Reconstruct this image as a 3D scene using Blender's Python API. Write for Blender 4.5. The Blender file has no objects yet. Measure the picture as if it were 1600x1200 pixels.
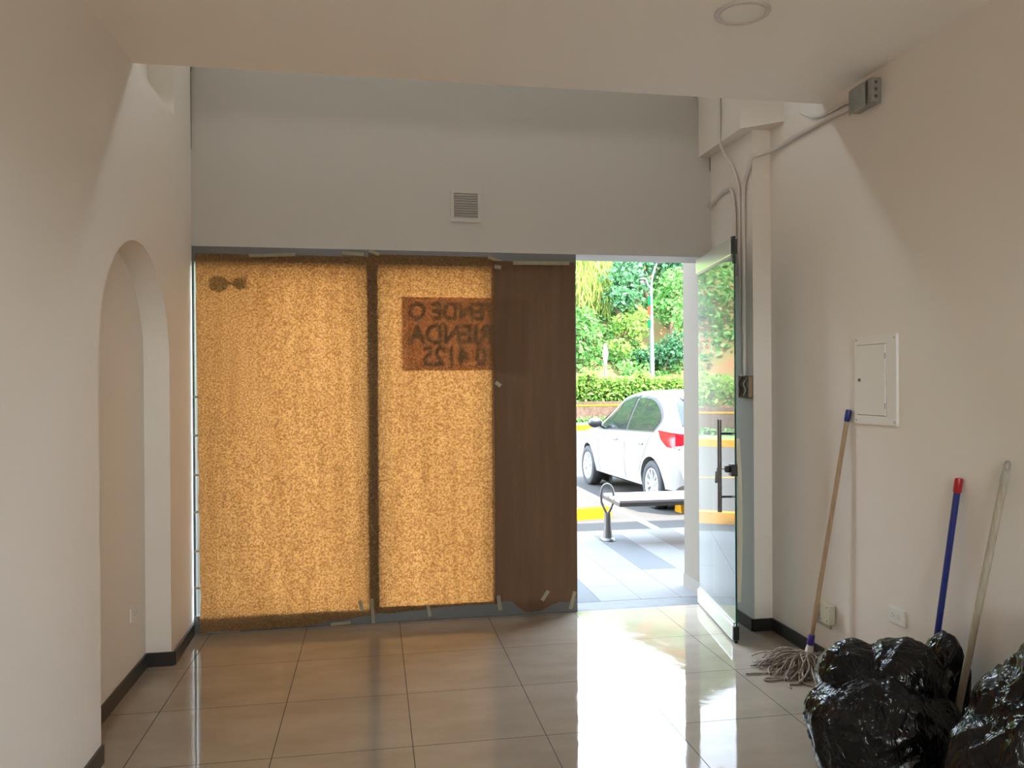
import bpy, bmesh, math, random
from mathutils import Vector, Matrix, noise
R = math.radians
scn = bpy.context.scene
col = scn.collection
random.seed(7)

# ------------------------------------------------------------------ helpers
class MB:
    """collects shapes into one mesh"""
    def __init__(s): s.v = []; s.f = []; s.sm = []
    def add(s, verts, faces, smooth=False):
        o = len(s.v); s.v += [tuple(p) for p in verts]
        s.f += [tuple(i + o for i in f) for f in faces]; s.sm += [smooth] * len(faces)
        return s
    def box(s, a, b, bev=0.0):
        (x0, y0, z0), (x1, y1, z1) = a, b
        x0, x1 = min(x0, x1), max(x0, x1); y0, y1 = min(y0, y1), max(y0, y1); z0, z1 = min(z0, z1), max(z0, z1)
        if bev <= 0:
            v = [(x, y, z) for z in (z0, z1) for y in (y0, y1) for x in (x0, x1)]
            return s.add(v, [(0, 2, 3, 1), (4, 5, 7, 6), (0, 1, 5, 4), (2, 6, 7, 3), (0, 4, 6, 2), (1, 3, 7, 5)])
        bm = bmesh.new(); bmesh.ops.create_cube(bm, size=1)
        for q in bm.verts:
            q.co = Vector(((x0 + x1) / 2 + q.co.x * (x1 - x0), (y0 + y1) / 2 + q.co.y * (y1 - y0), (z0 + z1) / 2 + q.co.z * (z1 - z0)))
        bmesh.ops.bevel(bm, geom=list(bm.edges), offset=bev, segments=2, affect='EDGES', profile=0.6)
        return s.bm(bm)
    def bm(s, bm, M=None, smooth=False):
        bm.verts.index_update()
        s.add([(M @ q.co) if M else q.co for q in bm.verts], [[q.index for q in f.verts] for f in bm.faces], smooth); bm.free(); return s
    def obox(s, c, ax, ay, az, hx, hy, hz, bev=0.0):
        """oriented box, axes are unit vectors"""
        t = MB().box((-hx, -hy, -hz), (hx, hy, hz), bev)
        c, ax, ay, az = Vector(c), Vector(ax), Vector(ay), Vector(az)
        return s.add([c + ax * p[0] + ay * p[1] + az * p[2] for p in t.v], t.f)
    def tube(s, pts, r, n=10, cap=True, smooth=True):
        pts = [Vector(p) for p in pts]; m = len(pts)
        rr = r if isinstance(r, (list, tuple)) else [r] * m
        T = [(pts[min(i + 1, m - 1)] - pts[max(i - 1, 0)]).normalized() for i in range(m)]
        up = Vector((0, 0, 1)) if abs(T[0].z) < .9 else Vector((1, 0, 0))
        N = (up - T[0] * up.dot(T[0])).normalized(); vs = []; fs = []
        for i in range(m):
            N = (N - T[i] * N.dot(T[i])).normalized(); B = T[i].cross(N)
            for k in range(n):
                a = 2 * math.pi * k / n; vs.append(pts[i] + (N * math.cos(a) + B * math.sin(a)) * rr[i])
        for i in range(m - 1):
            for k in range(n):
                k2 = (k + 1) % n; fs.append((i * n + k, i * n + k2, (i + 1) * n + k2, (i + 1) * n + k))
        s.add(vs, fs, smooth)
        if cap: s.add(vs[:n], [tuple(reversed(range(n)))]); s.add(vs[-n:], [tuple(range(n))])
        return s
    def lathe(s, prof, n=32, M=None, smooth=True):
        """prof: list of (r, z)"""
        vs = []; fs = []
        for r, z in prof:
            for k in range(n):
                a = 2 * math.pi * k / n; p = Vector((r * math.cos(a), r * math.sin(a), z)); vs.append(M @ p if M else p)
        for i in range(len(prof) - 1):
            for k in range(n):
                k2 = (k + 1) % n; fs.append((i * n + k, i * n + k2, (i + 1) * n + k2, (i + 1) * n + k))
        return s.add(vs, fs, smooth)
    def prism(s, poly, d, smooth=False):
        """poly: 3d loop, d: extrusion vector"""
        n = len(poly); d = Vector(d); vs = [Vector(p) for p in poly] + [Vector(p) + d for p in poly]
        fs = [tuple(reversed(range(n))), tuple(range(n, 2 * n))] + [(i, (i + 1) % n, n + (i + 1) % n, n + i) for i in range(n)]
        return s.add(vs, fs, smooth)
    def build(s, name, m, parent=None, fix=True):
        me = bpy.data.meshes.new(name); me.from_pydata(s.v, [], s.f)
        me.polygons.foreach_set('use_smooth', s.sm); me.update()
        if fix and len(s.f) < 60000:
            bm = bmesh.new(); bm.from_mesh(me); bmesh.ops.recalc_face_normals(bm, faces=bm.faces); bm.to_mesh(me); bm.free()
        o = bpy.data.objects.new(name, me); col.objects.link(o)
        if m: me.materials.append(m)
        if parent:
            o.parent = parent; o.location = -Vector(parent.location) if not parent.parent else (0, 0, 0)
        return o

def tag(o, label=None, cat=None, group=None, kind=None):
    if label: o['label'] = label
    if cat: o['category'] = cat
    if group: o['group'] = group
    if kind: o['kind'] = kind
    return o
def thing(name, label, cat, loc=(0, 0, 0), group=None, kind=None):
    """empty at the base; parts are built in world coordinates and parented"""
    o = bpy.data.objects.new(name, None); col.objects.link(o); o.location = loc; o.empty_display_size = .1
    return tag(o, label, cat, group, kind)
def catmull(P, n=6):
    P = [Vector(p) for p in P]; out = []
    for i in range(len(P) - 1):
        a, b, c, d = P[max(i - 1, 0)], P[i], P[i + 1], P[min(i + 2, len(P) - 1)]
        for k in range(n):
            t = k / n
            out.append(.5 * ((2 * b) + (c - a) * t + (2 * a - 5 * b + 4 * c - d) * t * t + (3 * b - a - 3 * c + d) * t ** 3))
    return out + [P[-1]]
def interp(T, x):
    if x <= T[0][0]: return T[0][1]
    for (a, p), (b, q) in zip(T, T[1:]):
        if x <= b: return p + (q - p) * (x - a) / (b - a)
    return T[-1][1]

# ------------------------------------------------------------------ materials
def new_mat(name):
    m = bpy.data.materials.new(name); m.use_nodes = True; nt = m.node_tree; nt.nodes.clear()
    out = nt.nodes.new('ShaderNodeOutputMaterial'); return m, nt, out
def nd(nt, t, **k):
    n = nt.nodes.new('ShaderNode' + t)
    for a, b in k.items():
        if a in n.inputs: n.inputs[a].default_value = b
        else: setattr(n, a, b)
    return n
def c4(c): return (c[0], c[1], c[2], 1)
def coords(nt, scale=(1, 1, 1)):
    g = nd(nt, 'NewGeometry'); mp = nd(nt, 'Mapping'); mp.inputs['Scale'].default_value = scale
    nt.links.new(g.outputs['Position'], mp.inputs['Vector']); return mp.outputs['Vector']
def ramp(nt, fac, stops):
    r = nd(nt, 'ValToRGB'); nt.links.new(fac, r.inputs['Fac']); e = r.color_ramp.elements
    while len(e) < len(stops): e.new(0.5)
    for q, (p, c) in zip(e, stops): q.position = p; q.color = c4(c)
    return r.outputs['Color']
def mat(name, color, rough=.5, metal=0., spec=.5, nscale=0, namt=.0, bump=0, bscale=60, coat=0, c2=None, stretch=(1, 1, 1)):
    """principled, optional colour mottling (namt or c2) and bump, in world metres"""
    m, nt, out = new_mat(name); p = nd(nt, 'BsdfPrincipled')
    p.inputs['Base Color'].default_value = c4(color); p.inputs['Roughness'].default_value = rough
    p.inputs['Metallic'].default_value = metal; p.inputs['Specular IOR Level'].default_value = spec
    p.inputs['Coat Weight'].default_value = coat
    if nscale:
        n = nd(nt, 'TexNoise', Scale=nscale, Detail=5., Roughness=.6); nt.links.new(coords(nt, stretch), n.inputs['Vector'])
        a = tuple(x * (1 - namt) for x in color); b = c2 or tuple(min(1, x * (1 + namt)) for x in color)
        nt.links.new(ramp(nt, n.outputs['Fac'], [(.32, a if not c2 else color), (.68, b)]), p.inputs['Base Color'])
    if bump:
        n = nd(nt, 'TexNoise', Scale=bscale, Detail=4.); nt.links.new(coords(nt, stretch), n.inputs['Vector'])
        b = nd(nt, 'Bump', Strength=bump, Distance=.01); nt.links.new(n.outputs['Fac'], b.inputs['Height'])
        nt.links.new(b.outputs['Normal'], p.inputs['Normal'])
    nt.links.new(p.outputs[0], out.inputs[0]); return m

def glass_mat(name, tint=(.93, .97, .95), rough=0.0, film=0.0, dust=0.0):
    """thin pane: mirror by Fresnel, the rest passes straight through"""
    m, nt, out = new_mat(name)
    g = nd(nt, 'NewGeometry'); io = nd(nt, 'Mix', data_type='FLOAT'); io.inputs['A'].default_value = 1.5; io.inputs['B'].default_value = 1 / 1.5
    nt.links.new(g.outputs['Backfacing'], io.inputs['Factor'])
    fr = nd(nt, 'Fresnel'); nt.links.new(io.outputs[0], fr.inputs['IOR'])
    t = nd(nt, 'BsdfTransparent'); t.inputs[0].default_value = c4(tint)
    fm = nd(nt, 'Math', operation='ADD', use_clamp=True); fm.inputs[1].default_value = film; nt.links.new(fr.outputs[0], fm.inputs[0])
    gl = nd(nt, 'BsdfGlossy', Roughness=rough); mx = nd(nt, 'MixShader')
    nt.links.new(fm.outputs[0], mx.inputs[0]); nt.links.new(t.outputs[0], mx.inputs[1]); nt.links.new(gl.outputs[0], mx.inputs[2])
    if dust:
        df = nd(nt, 'BsdfDiffuse'); df.inputs[0].default_value = (.8, .82, .78, 1); m2 = nd(nt, 'MixShader'); m2.inputs[0].default_value = dust
        nt.links.new(mx.outputs[0], m2.inputs[1]); nt.links.new(df.outputs[0], m2.inputs[2]); mx = m2
    nt.links.new(mx.outputs[0], out.inputs[0]); return m

def paper_mat(name, trans, diff, speck=True):
    """kraft paper: light soaks through the fibres"""
    m, nt, out = new_mat(name); v = coords(nt)
    n1 = nd(nt, 'TexNoise', Scale=95., Detail=2., Roughness=.75); nt.links.new(v, n1.inputs['Vector'])
    n2 = nd(nt, 'TexNoise', Scale=3.5, Detail=4., Roughness=.6); nt.links.new(coords(nt, (5, 5, .35)), n2.inputs['Vector'])
    d = tuple(x * .42 for x in trans)
    d = (d[0] * 1.25, d[1] * .95, d[2] * .7)
    t = nd(nt, 'BsdfTranslucent'); df = nd(nt, 'BsdfDiffuse'); df.inputs['Color'].default_value = c4(diff)
    if speck:
        a = ramp(nt, n1.outputs['Fac'], [(.40, d), (.47, tuple(x * .72 for x in trans)), (.53, trans), (.62, tuple(x * 1.35 for x in trans))])
        b = ramp(nt, n2.outputs['Fac'], [(.3, (.74, .70, .62)), (.66, (1, 1, 1))])
        mu = nd(nt, 'Mix', data_type='RGBA', blend_type='MULTIPLY'); mu.inputs['Factor'].default_value = 1
        nt.links.new(a, mu.inputs['A']); nt.links.new(b, mu.inputs['B']); nt.links.new(mu.outputs['Result'], t.inputs['Color'])
    else:
        t.inputs['Color'].default_value = c4(trans)
        b = ramp(nt, n2.outputs['Fac'], [(.3, tuple(x * .8 for x in diff)), (.7, diff)]); nt.links.new(b, df.inputs['Color'])
    bp = nd(nt, 'Bump', Strength=.25, Distance=.004); nt.links.new(n1.outputs['Fac'], bp.inputs['Height']); nt.links.new(bp.outputs[0], df.inputs['Normal'])
    ad = nd(nt, 'AddShader'); nt.links.new(t.outputs[0], ad.inputs[0]); nt.links.new(df.outputs[0], ad.inputs[1])
    nt.links.new(ad.outputs[0], out.inputs[0]); return m

def floor_mat():
    m, nt, out = new_mat('polished_tile'); p = nd(nt, 'BsdfPrincipled'); g = nd(nt, 'NewGeometry')
    mp = nd(nt, 'Mapping'); mp.inputs['Location'].default_value = (.4427 + .6 * 10, -4.0995 + .6 * 20, 0)
    nt.links.new(g.outputs['Position'], mp.inputs['Vector']); sx = nd(nt, 'SeparateXYZ'); nt.links.new(mp.outputs[0], sx.inputs[0])
    fac = []
    for ax in ('X', 'Y'):
        mo = nd(nt, 'Math', operation='MODULO'); mo.inputs[1].default_value = .6; nt.links.new(sx.outputs[ax], mo.inputs[0])
        lt = nd(nt, 'Math', operation='LESS_THAN'); lt.inputs[1].default_value = .0042; nt.links.new(mo.outputs[0], lt.inputs[0]); fac.append(lt.outputs[0])
    mx = nd(nt, 'Math', operation='MAXIMUM'); nt.links.new(fac[0], mx.inputs[0]); nt.links.new(fac[1], mx.inputs[1])
    n = nd(nt, 'TexNoise', Scale=2.2, Detail=6., Roughness=.6); nt.links.new(coords(nt, (1, 2.2, 1)), n.inputs['Vector'])
    base = ramp(nt, n.outputs['Fac'], [(.3, (.265, .215, .162)), (.7, (.33, .275, .215))])
    mc = nd(nt, 'Mix', data_type='RGBA'); nt.links.new(mx.outputs[0], mc.inputs['Factor']); nt.links.new(base, mc.inputs['A']); mc.inputs['B'].default_value = (.05, .042, .035, 1)
    nt.links.new(mc.outputs['Result'], p.inputs['Base Color'])
    n2 = nd(nt, 'TexNoise', Scale=5., Detail=8., Roughness=.7); nt.links.new(coords(nt, (1, .5, 1)), n2.inputs['Vector'])
    rr = nd(nt, 'MapRange'); rr.inputs['From Min'].default_value = .42; rr.inputs['From Max'].default_value = .72
    rr.inputs['To Min'].default_value = .03; rr.inputs['To Max'].default_value = .10; nt.links.new(n2.outputs['Fac'], rr.inputs['Value'])
    ra = nd(nt, 'Math', operation='MULTIPLY_ADD'); nt.links.new(mx.outputs[0], ra.inputs[0]); ra.inputs[1].default_value = .5; nt.links.new(rr.outputs[0], ra.inputs[2])
    nt.links.new(ra.outputs[0], p.inputs['Roughness']); gs_ = nd(nt, 'MapRange'); gs_.inputs['To Min'].default_value = .36; gs_.inputs['To Max'].default_value = .05; nt.links.new(mx.outputs[0], gs_.inputs['Value']); nt.links.new(gs_.outputs[0], p.inputs['Specular IOR Level'])
    n3 = nd(nt, 'TexNoise', Scale=9., Detail=2.); nt.links.new(coords(nt), n3.inputs['Vector'])
    b = nd(nt, 'Bump', Strength=.018, Distance=.02); nt.links.new(n3.outputs['Fac'], b.inputs['Height']); nt.links.new(b.outputs[0], p.inputs['Normal'])
    nt.links.new(p.outputs[0], out.inputs[0]); return m

def leaf_mat(name, cols, back=.45):
    m, nt, out = new_mat(name); g = nd(nt, 'NewGeometry')
    n = len(cols); c = ramp(nt, g.outputs['Random Per Island'], [(i / max(1, n - 1), q) for i, q in enumerate(cols)])
    d = nd(nt, 'BsdfDiffuse'); t = nd(nt, 'BsdfTranslucent'); mx = nd(nt, 'MixShader'); mx.inputs[0].default_value = back
    nt.links.new(c, d.inputs['Color']); nt.links.new(c, t.inputs['Color'])
    nt.links.new(d.outputs[0], mx.inputs[1]); nt.links.new(t.outputs[0], mx.inputs[2]); nt.links.new(mx.outputs[0], out.inputs[0]); return m

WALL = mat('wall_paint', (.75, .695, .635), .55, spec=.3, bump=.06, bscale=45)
HEADER = mat('header_paint_backlit', (.53, .51, .485), .6, spec=.25, bump=.05, bscale=45)  # white wall paint with its backlit shade put into the colour
CEIL = mat('ceiling_paint', (.87, .835, .78), .7, spec=.2)
FLOOR = floor_mat()
BASEB = mat('black_baseboard', (.022, .02, .018), .35)
FRAME = mat('grey_aluminium', (.13, .13, .125), .45, metal=.3)
ALU = mat('brushed_aluminium', (.72, .74, .76), .28, metal=.75, bump=.02, bscale=200, stretch=(1, 1, 25))
STEEL = mat('dark_steel', (.16, .155, .15), .35, metal=.8)
CHROME = mat('chrome', (.7, .7, .7), .15, metal=1.)
BLACKP = mat('black_plastic', (.015, .016, .02), .4)
GLASS = glass_mat('clear_glass')
DOORGLASS = glass_mat('green_film_glass', (.36, .39, .37), film=.22, dust=.12)
GREENEDGE = mat('glass_edge', (.02, .09, .07), .15)
PAPER = paper_mat('kraft_paper_lit', (.185, .075, .0215), (.15, .09, .045))
PAPER2 = paper_mat('kraft_paper_double', (.004, .002, .001), (.15, .088, .055), speck=False)
TAPE = paper_mat('masking_tape', (.05, .045, .03), (.33, .29, .21), speck=False)
POSTER = paper_mat('poster_card', (.49, .37, .32), (.5, .5, .5), speck=False)
REDINK = paper_mat('red_ink', (.075, .006, .006), (.18, .02, .015), speck=False)
GREYINK = paper_mat('frosted_sticker', (.46, .50, .40), (.2, .2, .2), speck=False)
WHITEP = mat('white_plastic', (.72, .70, .66), .4)
WHITEM = mat('white_enamel', (.74, .72, .70), .35)
CREAMP = mat('cream_plastic', (.52, .49, .37), .45)
GREYPL = mat('grey_plastic', (.36, .34, .29), .5)
DARK = mat('dark_hole', (.01, .01, .01), .8)
PIPE = mat('painted_pipe', (.62, .585, .55), .45)
GALV = mat('galvanised_steel', (.36, .37, .35), .42, metal=.6, nscale=30, namt=.12)
WOOD = mat('worn_wood', (.30, .19, .10), .55, nscale=14, c2=(.40, .28, .17), stretch=(8, 8, .8))
WOODG = mat('grey_wood', (.33, .28, .21), .6, nscale=14, c2=(.44, .39, .31), stretch=(8, 8, .8))
BLUE = mat('blue_plastic', (.008, .02, .16), .3)
PURPLE = mat('violet_plastic', (.06, .03, .32), .35)
RED = mat('red_plastic', (.36, .006, .012), .35)
YARN = mat('mop_yarn', (.30, .25, .21), .9, nscale=40, namt=.4)
def bag_mat():
    m, nt, out = new_mat('black_bin_bag'); p = nd(nt, 'BsdfPrincipled'); p.inputs['Base Color'].default_value = (.004, .004, .0045, 1)
    p.inputs['Roughness'].default_value = .2; p.inputs['Specular IOR Level'].default_value = .3
    n = nd(nt, 'TexNoise', Scale=13., Detail=3., Roughness=.5, Distortion=1.1); nt.links.new(coords(nt, (1, 1, .5)), n.inputs['Vector'])
    a = nd(nt, 'Math', operation='SUBTRACT'); a.inputs[1].default_value = .5; nt.links.new(n.outputs['Fac'], a.inputs[0])
    ab = nd(nt, 'Math', operation='ABSOLUTE'); nt.links.new(a.outputs[0], ab.inputs[0]); iv = nd(nt, 'MapRange'); nt.links.new(ab.outputs[0], iv.inputs['Value'])
    iv.inputs['From Max'].default_value = .14; iv.inputs['To Min'].default_value = 1; iv.inputs['To Max'].default_value = 0
    b1 = nd(nt, 'Bump', Strength=.42, Distance=.012); nt.links.new(iv.outputs[0], b1.inputs['Height'])
    nt.links.new(b1.outputs[0], p.inputs['Normal']); nt.links.new(p.outputs[0], out.inputs[0]); return m
BAG = bag_mat()
ASPHALT = mat('asphalt', (.055, .050, .045), .95, spec=.05, nscale=120, namt=.3)
SIDEW = mat('sidewalk_base', (.6, .6, .6), .6)
TILEW = mat('white_plank_tile', (.140, .131, .124), .8, spec=.03, nscale=3, namt=.03)
TILEG = mat('grey_plank_tile', (.094, .092, .091), .8, spec=.03)
TILEB = mat('beige_plank_tile', (.110, .096, .085), .8, spec=.03)
THRESH = mat('threshold_stone', (.090, .086, .082), .6, spec=.1, nscale=8, namt=.12)
EXTW = mat('exterior_paint', (.118, .100, .080), .8, spec=.1)
EXTT = mat('exterior_skirting_tile', (.105, .090, .073), .7)
YELLOW = mat('yellow_paint', (.25, .12, .004), .8, spec=.08, nscale=12, namt=.08)
ROADW = mat('white_line_paint', (.22, .215, .21), .9, spec=.05)
STONE = mat('brown_stone_wall', (.05, .029, .021), .95, spec=.05, nscale=9, c2=(.085, .056, .042))
SOIL = mat('hill_soil', (.13, .06, .03), .95, spec=.05, nscale=.6, c2=(.05, .09, .025))
GRASSM = mat('verge_grass', (.05, .13, .02), .9, nscale=14, c2=(.10, .18, .035))
CARP = mat('white_car_paint', (.20, .195, .188), .22, coat=.6)
CARG = mat('car_glass', (.012, .016, .018), .05, spec=.5)
RUBBER = mat('tyre_rubber', (.022, .022, .024), .8)
ALLOY = mat('alloy_rim', (.62, .62, .64), .3, metal=.7)
TAILR = mat('red_tail_lens', (.22, .004, .010), .2, spec=.3)
TAILC = mat('clear_tail_lens', (.6, .5, .5), .12)
BENCHW = mat('bench_white_slat', (.20, .18, .178), .5)
BENCHM = mat('bench_metal', (.085, .078, .073), .45, metal=.5)
LAMPP = mat('pale_lamp_post', (.095, .098, .10), .7, spec=.1)
GREENB = mat('green_banner', (.003, .055, .02), .9, spec=.05)
ORANGEB = mat('orange_banner', (.16, .028, .012), .9, spec=.05)
TRUNK = mat('trunk_bark', (.13, .085, .05), .9)

# ------------------------------------------------------------------ dimensions (metres; camera stands at x=0, y=0)
XL, XREC, XR, YF = -1.145, -1.283, 2.512, 5.346
ZC, YC = 3.166, 4.118           # mezzanine slab: underside and front edge
YB = -3.4                       # rear of the room
ZT = 5.9                        # top of the double height front
A0, A1, ASPR = 3.592, 4.770, 1.717   # arched recess
ZD = 2.486                      # underside of the header over the shop front
CZ0, CZ1 = 4.75, 5.40         # clerestory window band
XP, YP = 2.388, 4.712           # pilaster: left face and front face

# ------------------------------------------------------------------ the room
def structure(name, mb, m, label, cat, parent=None):
    return tag(mb.build(name, m, parent), label, cat, kind='structure')

b = MB(); b.box((XREC - .2, YB, -.12), (XR + .02, YF - .0, 0))
structure('floor', b, FLOOR, 'glossy beige porcelain tile floor of the empty shop', 'floor')

b = MB(); b.box((XL - .3, YB, ZC), (XR + .1, YC, ZC + .3))
structure('ceiling', b, CEIL, 'plain cream ceiling slab ending in a straight edge before the shop front', 'ceiling')

# left wall with its blind arch
b = MB(); ar = (A1 - A0) / 2; ac = (A0 + A1) / 2; N = 40; zt = 3.172
arc = [(ac - ar * math.cos(math.pi * i / N), ASPR + ar * math.sin(math.pi * i / N)) for i in range(N + 1)]
b.add([(XL, YB, 0), (XL, A0, 0), (XL, A0, zt), (XL, YB, zt)], [(0, 1, 2, 3)])
b.add([(XL, A1, 0), (XL, YF + .1, 0), (XL, YF + .1, zt), (XL, A1, zt)], [(0, 1, 2, 3)])
for (y0, z0), (y1, z1) in zip(arc, arc[1:]):
    b.add([(XL, y0, z0), (XL, y1, z1), (XL, y1, zt), (XL, y0, zt)], [(0, 1, 2, 3)])
    b.add([(XL, y0, z0), (XL, y1, z1), (XREC, y1, z1), (XREC, y0, z0)], [(0, 1, 2, 3)], True)
for y in (A0, A1): b.add([(XL, y, 0), (XREC, y, 0), (XREC, y, ASPR), (XL, y, ASPR)], [(0, 1, 2, 3)])
b.add([(XREC, A0 - .05, 0), (XREC, A1 + .05, 0), (XREC, A1 + .05, 2.4), (XREC, A0 - .05, 2.4)], [(0, 1, 2, 3)])
# niche above: ledge, back, return and corner strip
b.add([(XL, 1.4, zt), (XL, 4.92, zt), (XREC, 4.92, zt), (XREC, 1.4, zt)], [(0, 1, 2, 3)])
b.add([(XREC, 1.4, zt), (XREC, 4.92, zt), (XREC, 4.92, ZT), (XREC, 1.4, ZT)], [(0, 1, 2, 3)])
b.add([(XREC, 4.92, zt), (XL, 4.92, zt), (XL, 4.92, ZT), (XREC, 4.92, ZT)], [(0, 1, 2, 3)])
b.add([(XL, 4.92, zt), (XL, YF + .1, zt), (XL, YF + .1, ZT), (XL, 4.92, ZT)], [(0, 1, 2, 3)])
structure('wall_left', b, WALL, 'cream left wall with a shallow blind arch and a ledge above', 'wall')

b = MB(); b.box((XR, YB, 0), (XR + .15, YF + .28, ZT))
structure('wall_right', b, WALL, 'plain cream right wall behind the mop and the black bags', 'wall')

b = MB(); b.box((XP, YP, 0), (XR + .0, YF - .0, 3.204))
structure('wall_pilaster', b, WALL, 'cream pilaster at the right end of the shop front behind the open glass door', 'pilaster')

b = MB(); b.prism([(2.305, YF + .2, 3.204), (2.305, 4.709, 3.204), (XR, 4.53, 3.204), (XR, YF + .2, 3.204)], (0, 0, ZT - 3.204))
structure('trim_1', b, WALL, 'boxed bulkhead above the pilaster at the top right corner', 'bulkhead')

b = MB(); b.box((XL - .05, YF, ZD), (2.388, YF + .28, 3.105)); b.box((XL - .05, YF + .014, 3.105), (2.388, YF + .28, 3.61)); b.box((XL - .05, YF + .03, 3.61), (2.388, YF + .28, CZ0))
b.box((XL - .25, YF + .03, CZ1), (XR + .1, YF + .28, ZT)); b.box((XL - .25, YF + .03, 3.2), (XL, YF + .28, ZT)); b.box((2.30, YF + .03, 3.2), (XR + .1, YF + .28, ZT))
structure('wall_front', b, HEADER, 'white header wall, coloured greyer for its backlit shade, above the papered shop front with a thin ledge line', 'wall')

b = MB(); RX0, RX1, RZ0, RZ1 = -.55, 1.9, 1.75, 2.65
b.box((XREC - .1, YB - .15, 0), (XR + .1, YB, RZ0)); b.box((XREC - .1, YB - .15, RZ1), (XR + .1, YB, ZC + .3))
b.box((XREC - .1, YB - .15, RZ0), (RX0, YB, RZ1)); b.box((RX1, YB - .15, RZ0), (XR + .1, YB, RZ1))
structure('wall_back', b, WALL, 'plain cream rear wall of the shop', 'wall')
b = MB(); b.box((XREC - .1, 1.25, ZC + .3), (XR + .1, 1.4, ZT)); b.box((XREC - .1, 1.25, ZT), (XR + .1, YF + .28, ZT + .15))
structure('wall_upper', b, WALL, 'white walls and soffit of the double height space above the ceiling slab', 'wall')

# clerestory glazing above the header
wu = thing('window_4', 'clerestory window band above the header wall', 'window', (0, YF + .1, CZ0), kind='structure')
b = MB(); b.box((XL, YF + .12, CZ0), (2.3, YF + .2, CZ0 + .05)); b.box((XL, YF + .12, CZ1 - .05), (2.3, YF + .2, CZ1))
for x in (XL, .0, 1.15, 2.25): b.box((x, YF + .12, CZ0), (x + .05, YF + .2, CZ1))
b.build('window_frame', WHITEM, wu)
b = MB(); b.box((XL + .02, YF + .155, CZ0 + .02), (2.28, YF + .161, CZ1 - .02)); b.build('window_pane', GLASS, wu)

wr = thing('window_5', 'added fill-light window in the unseen rear wall of the shop', 'window', (.7, YB - .1, RZ0), kind='structure')  # invented window, added so fill light enters from behind the camera
b = MB()
for z in (RZ0, RZ1 - .05): b.box((RX0, YB - .12, z), (RX1, YB - .06, z + .05))
for x in (RX0, (RX0 + RX1) / 2 - .025, RX1 - .05): b.box((x, YB - .12, RZ0), (x + .05, YB - .06, RZ1))
b.build('window_frame', WHITEM, wr)
b = MB(); b.box((RX0 + .02, YB - .093, RZ0 + .02), (RX1 - .02, YB - .087, RZ1 - .02)); b.build('window_pane', GLASS, wr)

# baseboards
def board(name, pts, label, nrm):
    b = MB()
    for (p, q), n in zip(zip(pts, pts[1:]), nrm):
        p, q, n = Vector(p), Vector(q), Vector(n)
        d = (q - p).normalized() * .012
        b.prism([p - d * (0), q, q + n * .012, p + n * .012], (0, 0, .078))
    return structure(name, b, BASEB, label, 'baseboard')
board('baseboard_left', [(XL, YB, 0), (XL, A0, 0), (XREC, A0, 0), (XREC, A1 - .0, 0), (XL + .012, A1, 0), (XL, YF - .04, 0)],
      'black baseboard stepping round the left wall and arch recess', [(1, 0, 0), (0, 1, 0), (1, 0, 0), (0, -1, 0), (1, 0, 0)])
board('baseboard_right', [(XR, YB, 0), (XR, YP, 0), (XP - .012, YP, 0), (XP, YF - .04, 0)],
      'black baseboard along the right wall and round the pilaster', [(-1, 0, 0), (0, -1, 0), (-1, 0, 0)])

# ------------------------------------------------------------------ shop front
b = MB(); b.box((XL, YF, 2.388), (1.39, YF + .07, ZD)); structure('trim_2', b, FRAME, 'grey aluminium top track over the papered panes', 'window frame')
b = MB(); b.box((XL, YF, 0), (1.388, YF + .07, .108), .003); structure('trim_3', b, FRAME, 'grey aluminium bottom track under the papered panes', 'window frame')
panes = [(XL, -.01, 'glass shop front pane behind the left sheet of kraft paper'),
         (-.01, .80, 'glass shop front pane behind the middle sheet of kraft paper'),
         (.80, 1.388, 'narrow glass shop front pane beside the open doorway behind dark paper')]
for i, (x0, x1, lab) in enumerate(panes):
    w = thing('window_%d' % (i + 1), lab, 'window', ((x0 + x1) / 2, YF + .04, .1), kind='structure')
    b = MB()
    if i == 0: b.box((-.045, YF + .0006, .098), (.031, YF + .06, 2.425)); b.box((XL, YF + .012, .098), (XL + .012, YF + .05, 2.425))
    if i == 1: b.box((.79, YF + .002, .098), (.812, YF + .06, 2.425))
    if i == 2: b.box((1.362, YF + .002, .098), (1.388, YF + .06, 2.425))
    b.build('window_frame', FRAME, w)
    b = MB(); b.box((x0 + .012, YF + .006, .09), (x1 - .012, YF + .011, 2.43)); b.build('window_pane', GLASS, w)

def sheet(x0, x1, zb, zt, y0, amp, seed, nx=34, nz=70, bottom=None, left=None, curl=0.0):
    """wrinkled paper sheet as a thin closed skin"""
    vs = []; fs = []
    for j in range(nz + 1):
        v = j / nz
        for i in range(nx + 1):
            u = i / nx; xl = x0 + (left(v) if left else 0); x = xl + (x1 - xl) * u
            z0 = zb + (bottom(u) if bottom else 0); z = z0 + (zt - z0) * v
            q = Vector((x * 3.1 + seed, z * 1.1, seed)); q2 = Vector((x * 9 + seed, z * 4, seed + 3))
            y = y0 - amp * (.5 + noise.noise(q) + .35 * noise.noise(q2)) - curl * max(0, 1 - v * 14) ** 2 * (1 - u * .8)
            y = min(y, YF - .0012)
            vs.append((x, y, z))
    for j in range(nz):
        for i in range(nx):
            a = j * (nx + 1) + i; fs.append((a, a + 1, a + nx + 2, a + nx + 1))
    return MB().add(vs, fs, True)
def tape(parent, p, q, w=.022, y=YF - .016):
    (x0, z0), (x1, z1) = p, q
    d = Vector((x1 - x0, 0, z1 - z0)); t = d.normalized(); n = Vector((t.z, 0, -t.x)) * (w / 2)
    a, c = Vector((x0, y, z0)), Vector((x1, y, z1)); b = MB()
    b.prism([a - n, a + n, c + n * 1.05, c - n * .95], (0, .0012, 0)); return b.build('tape_strip', TAPE, parent)

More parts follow.
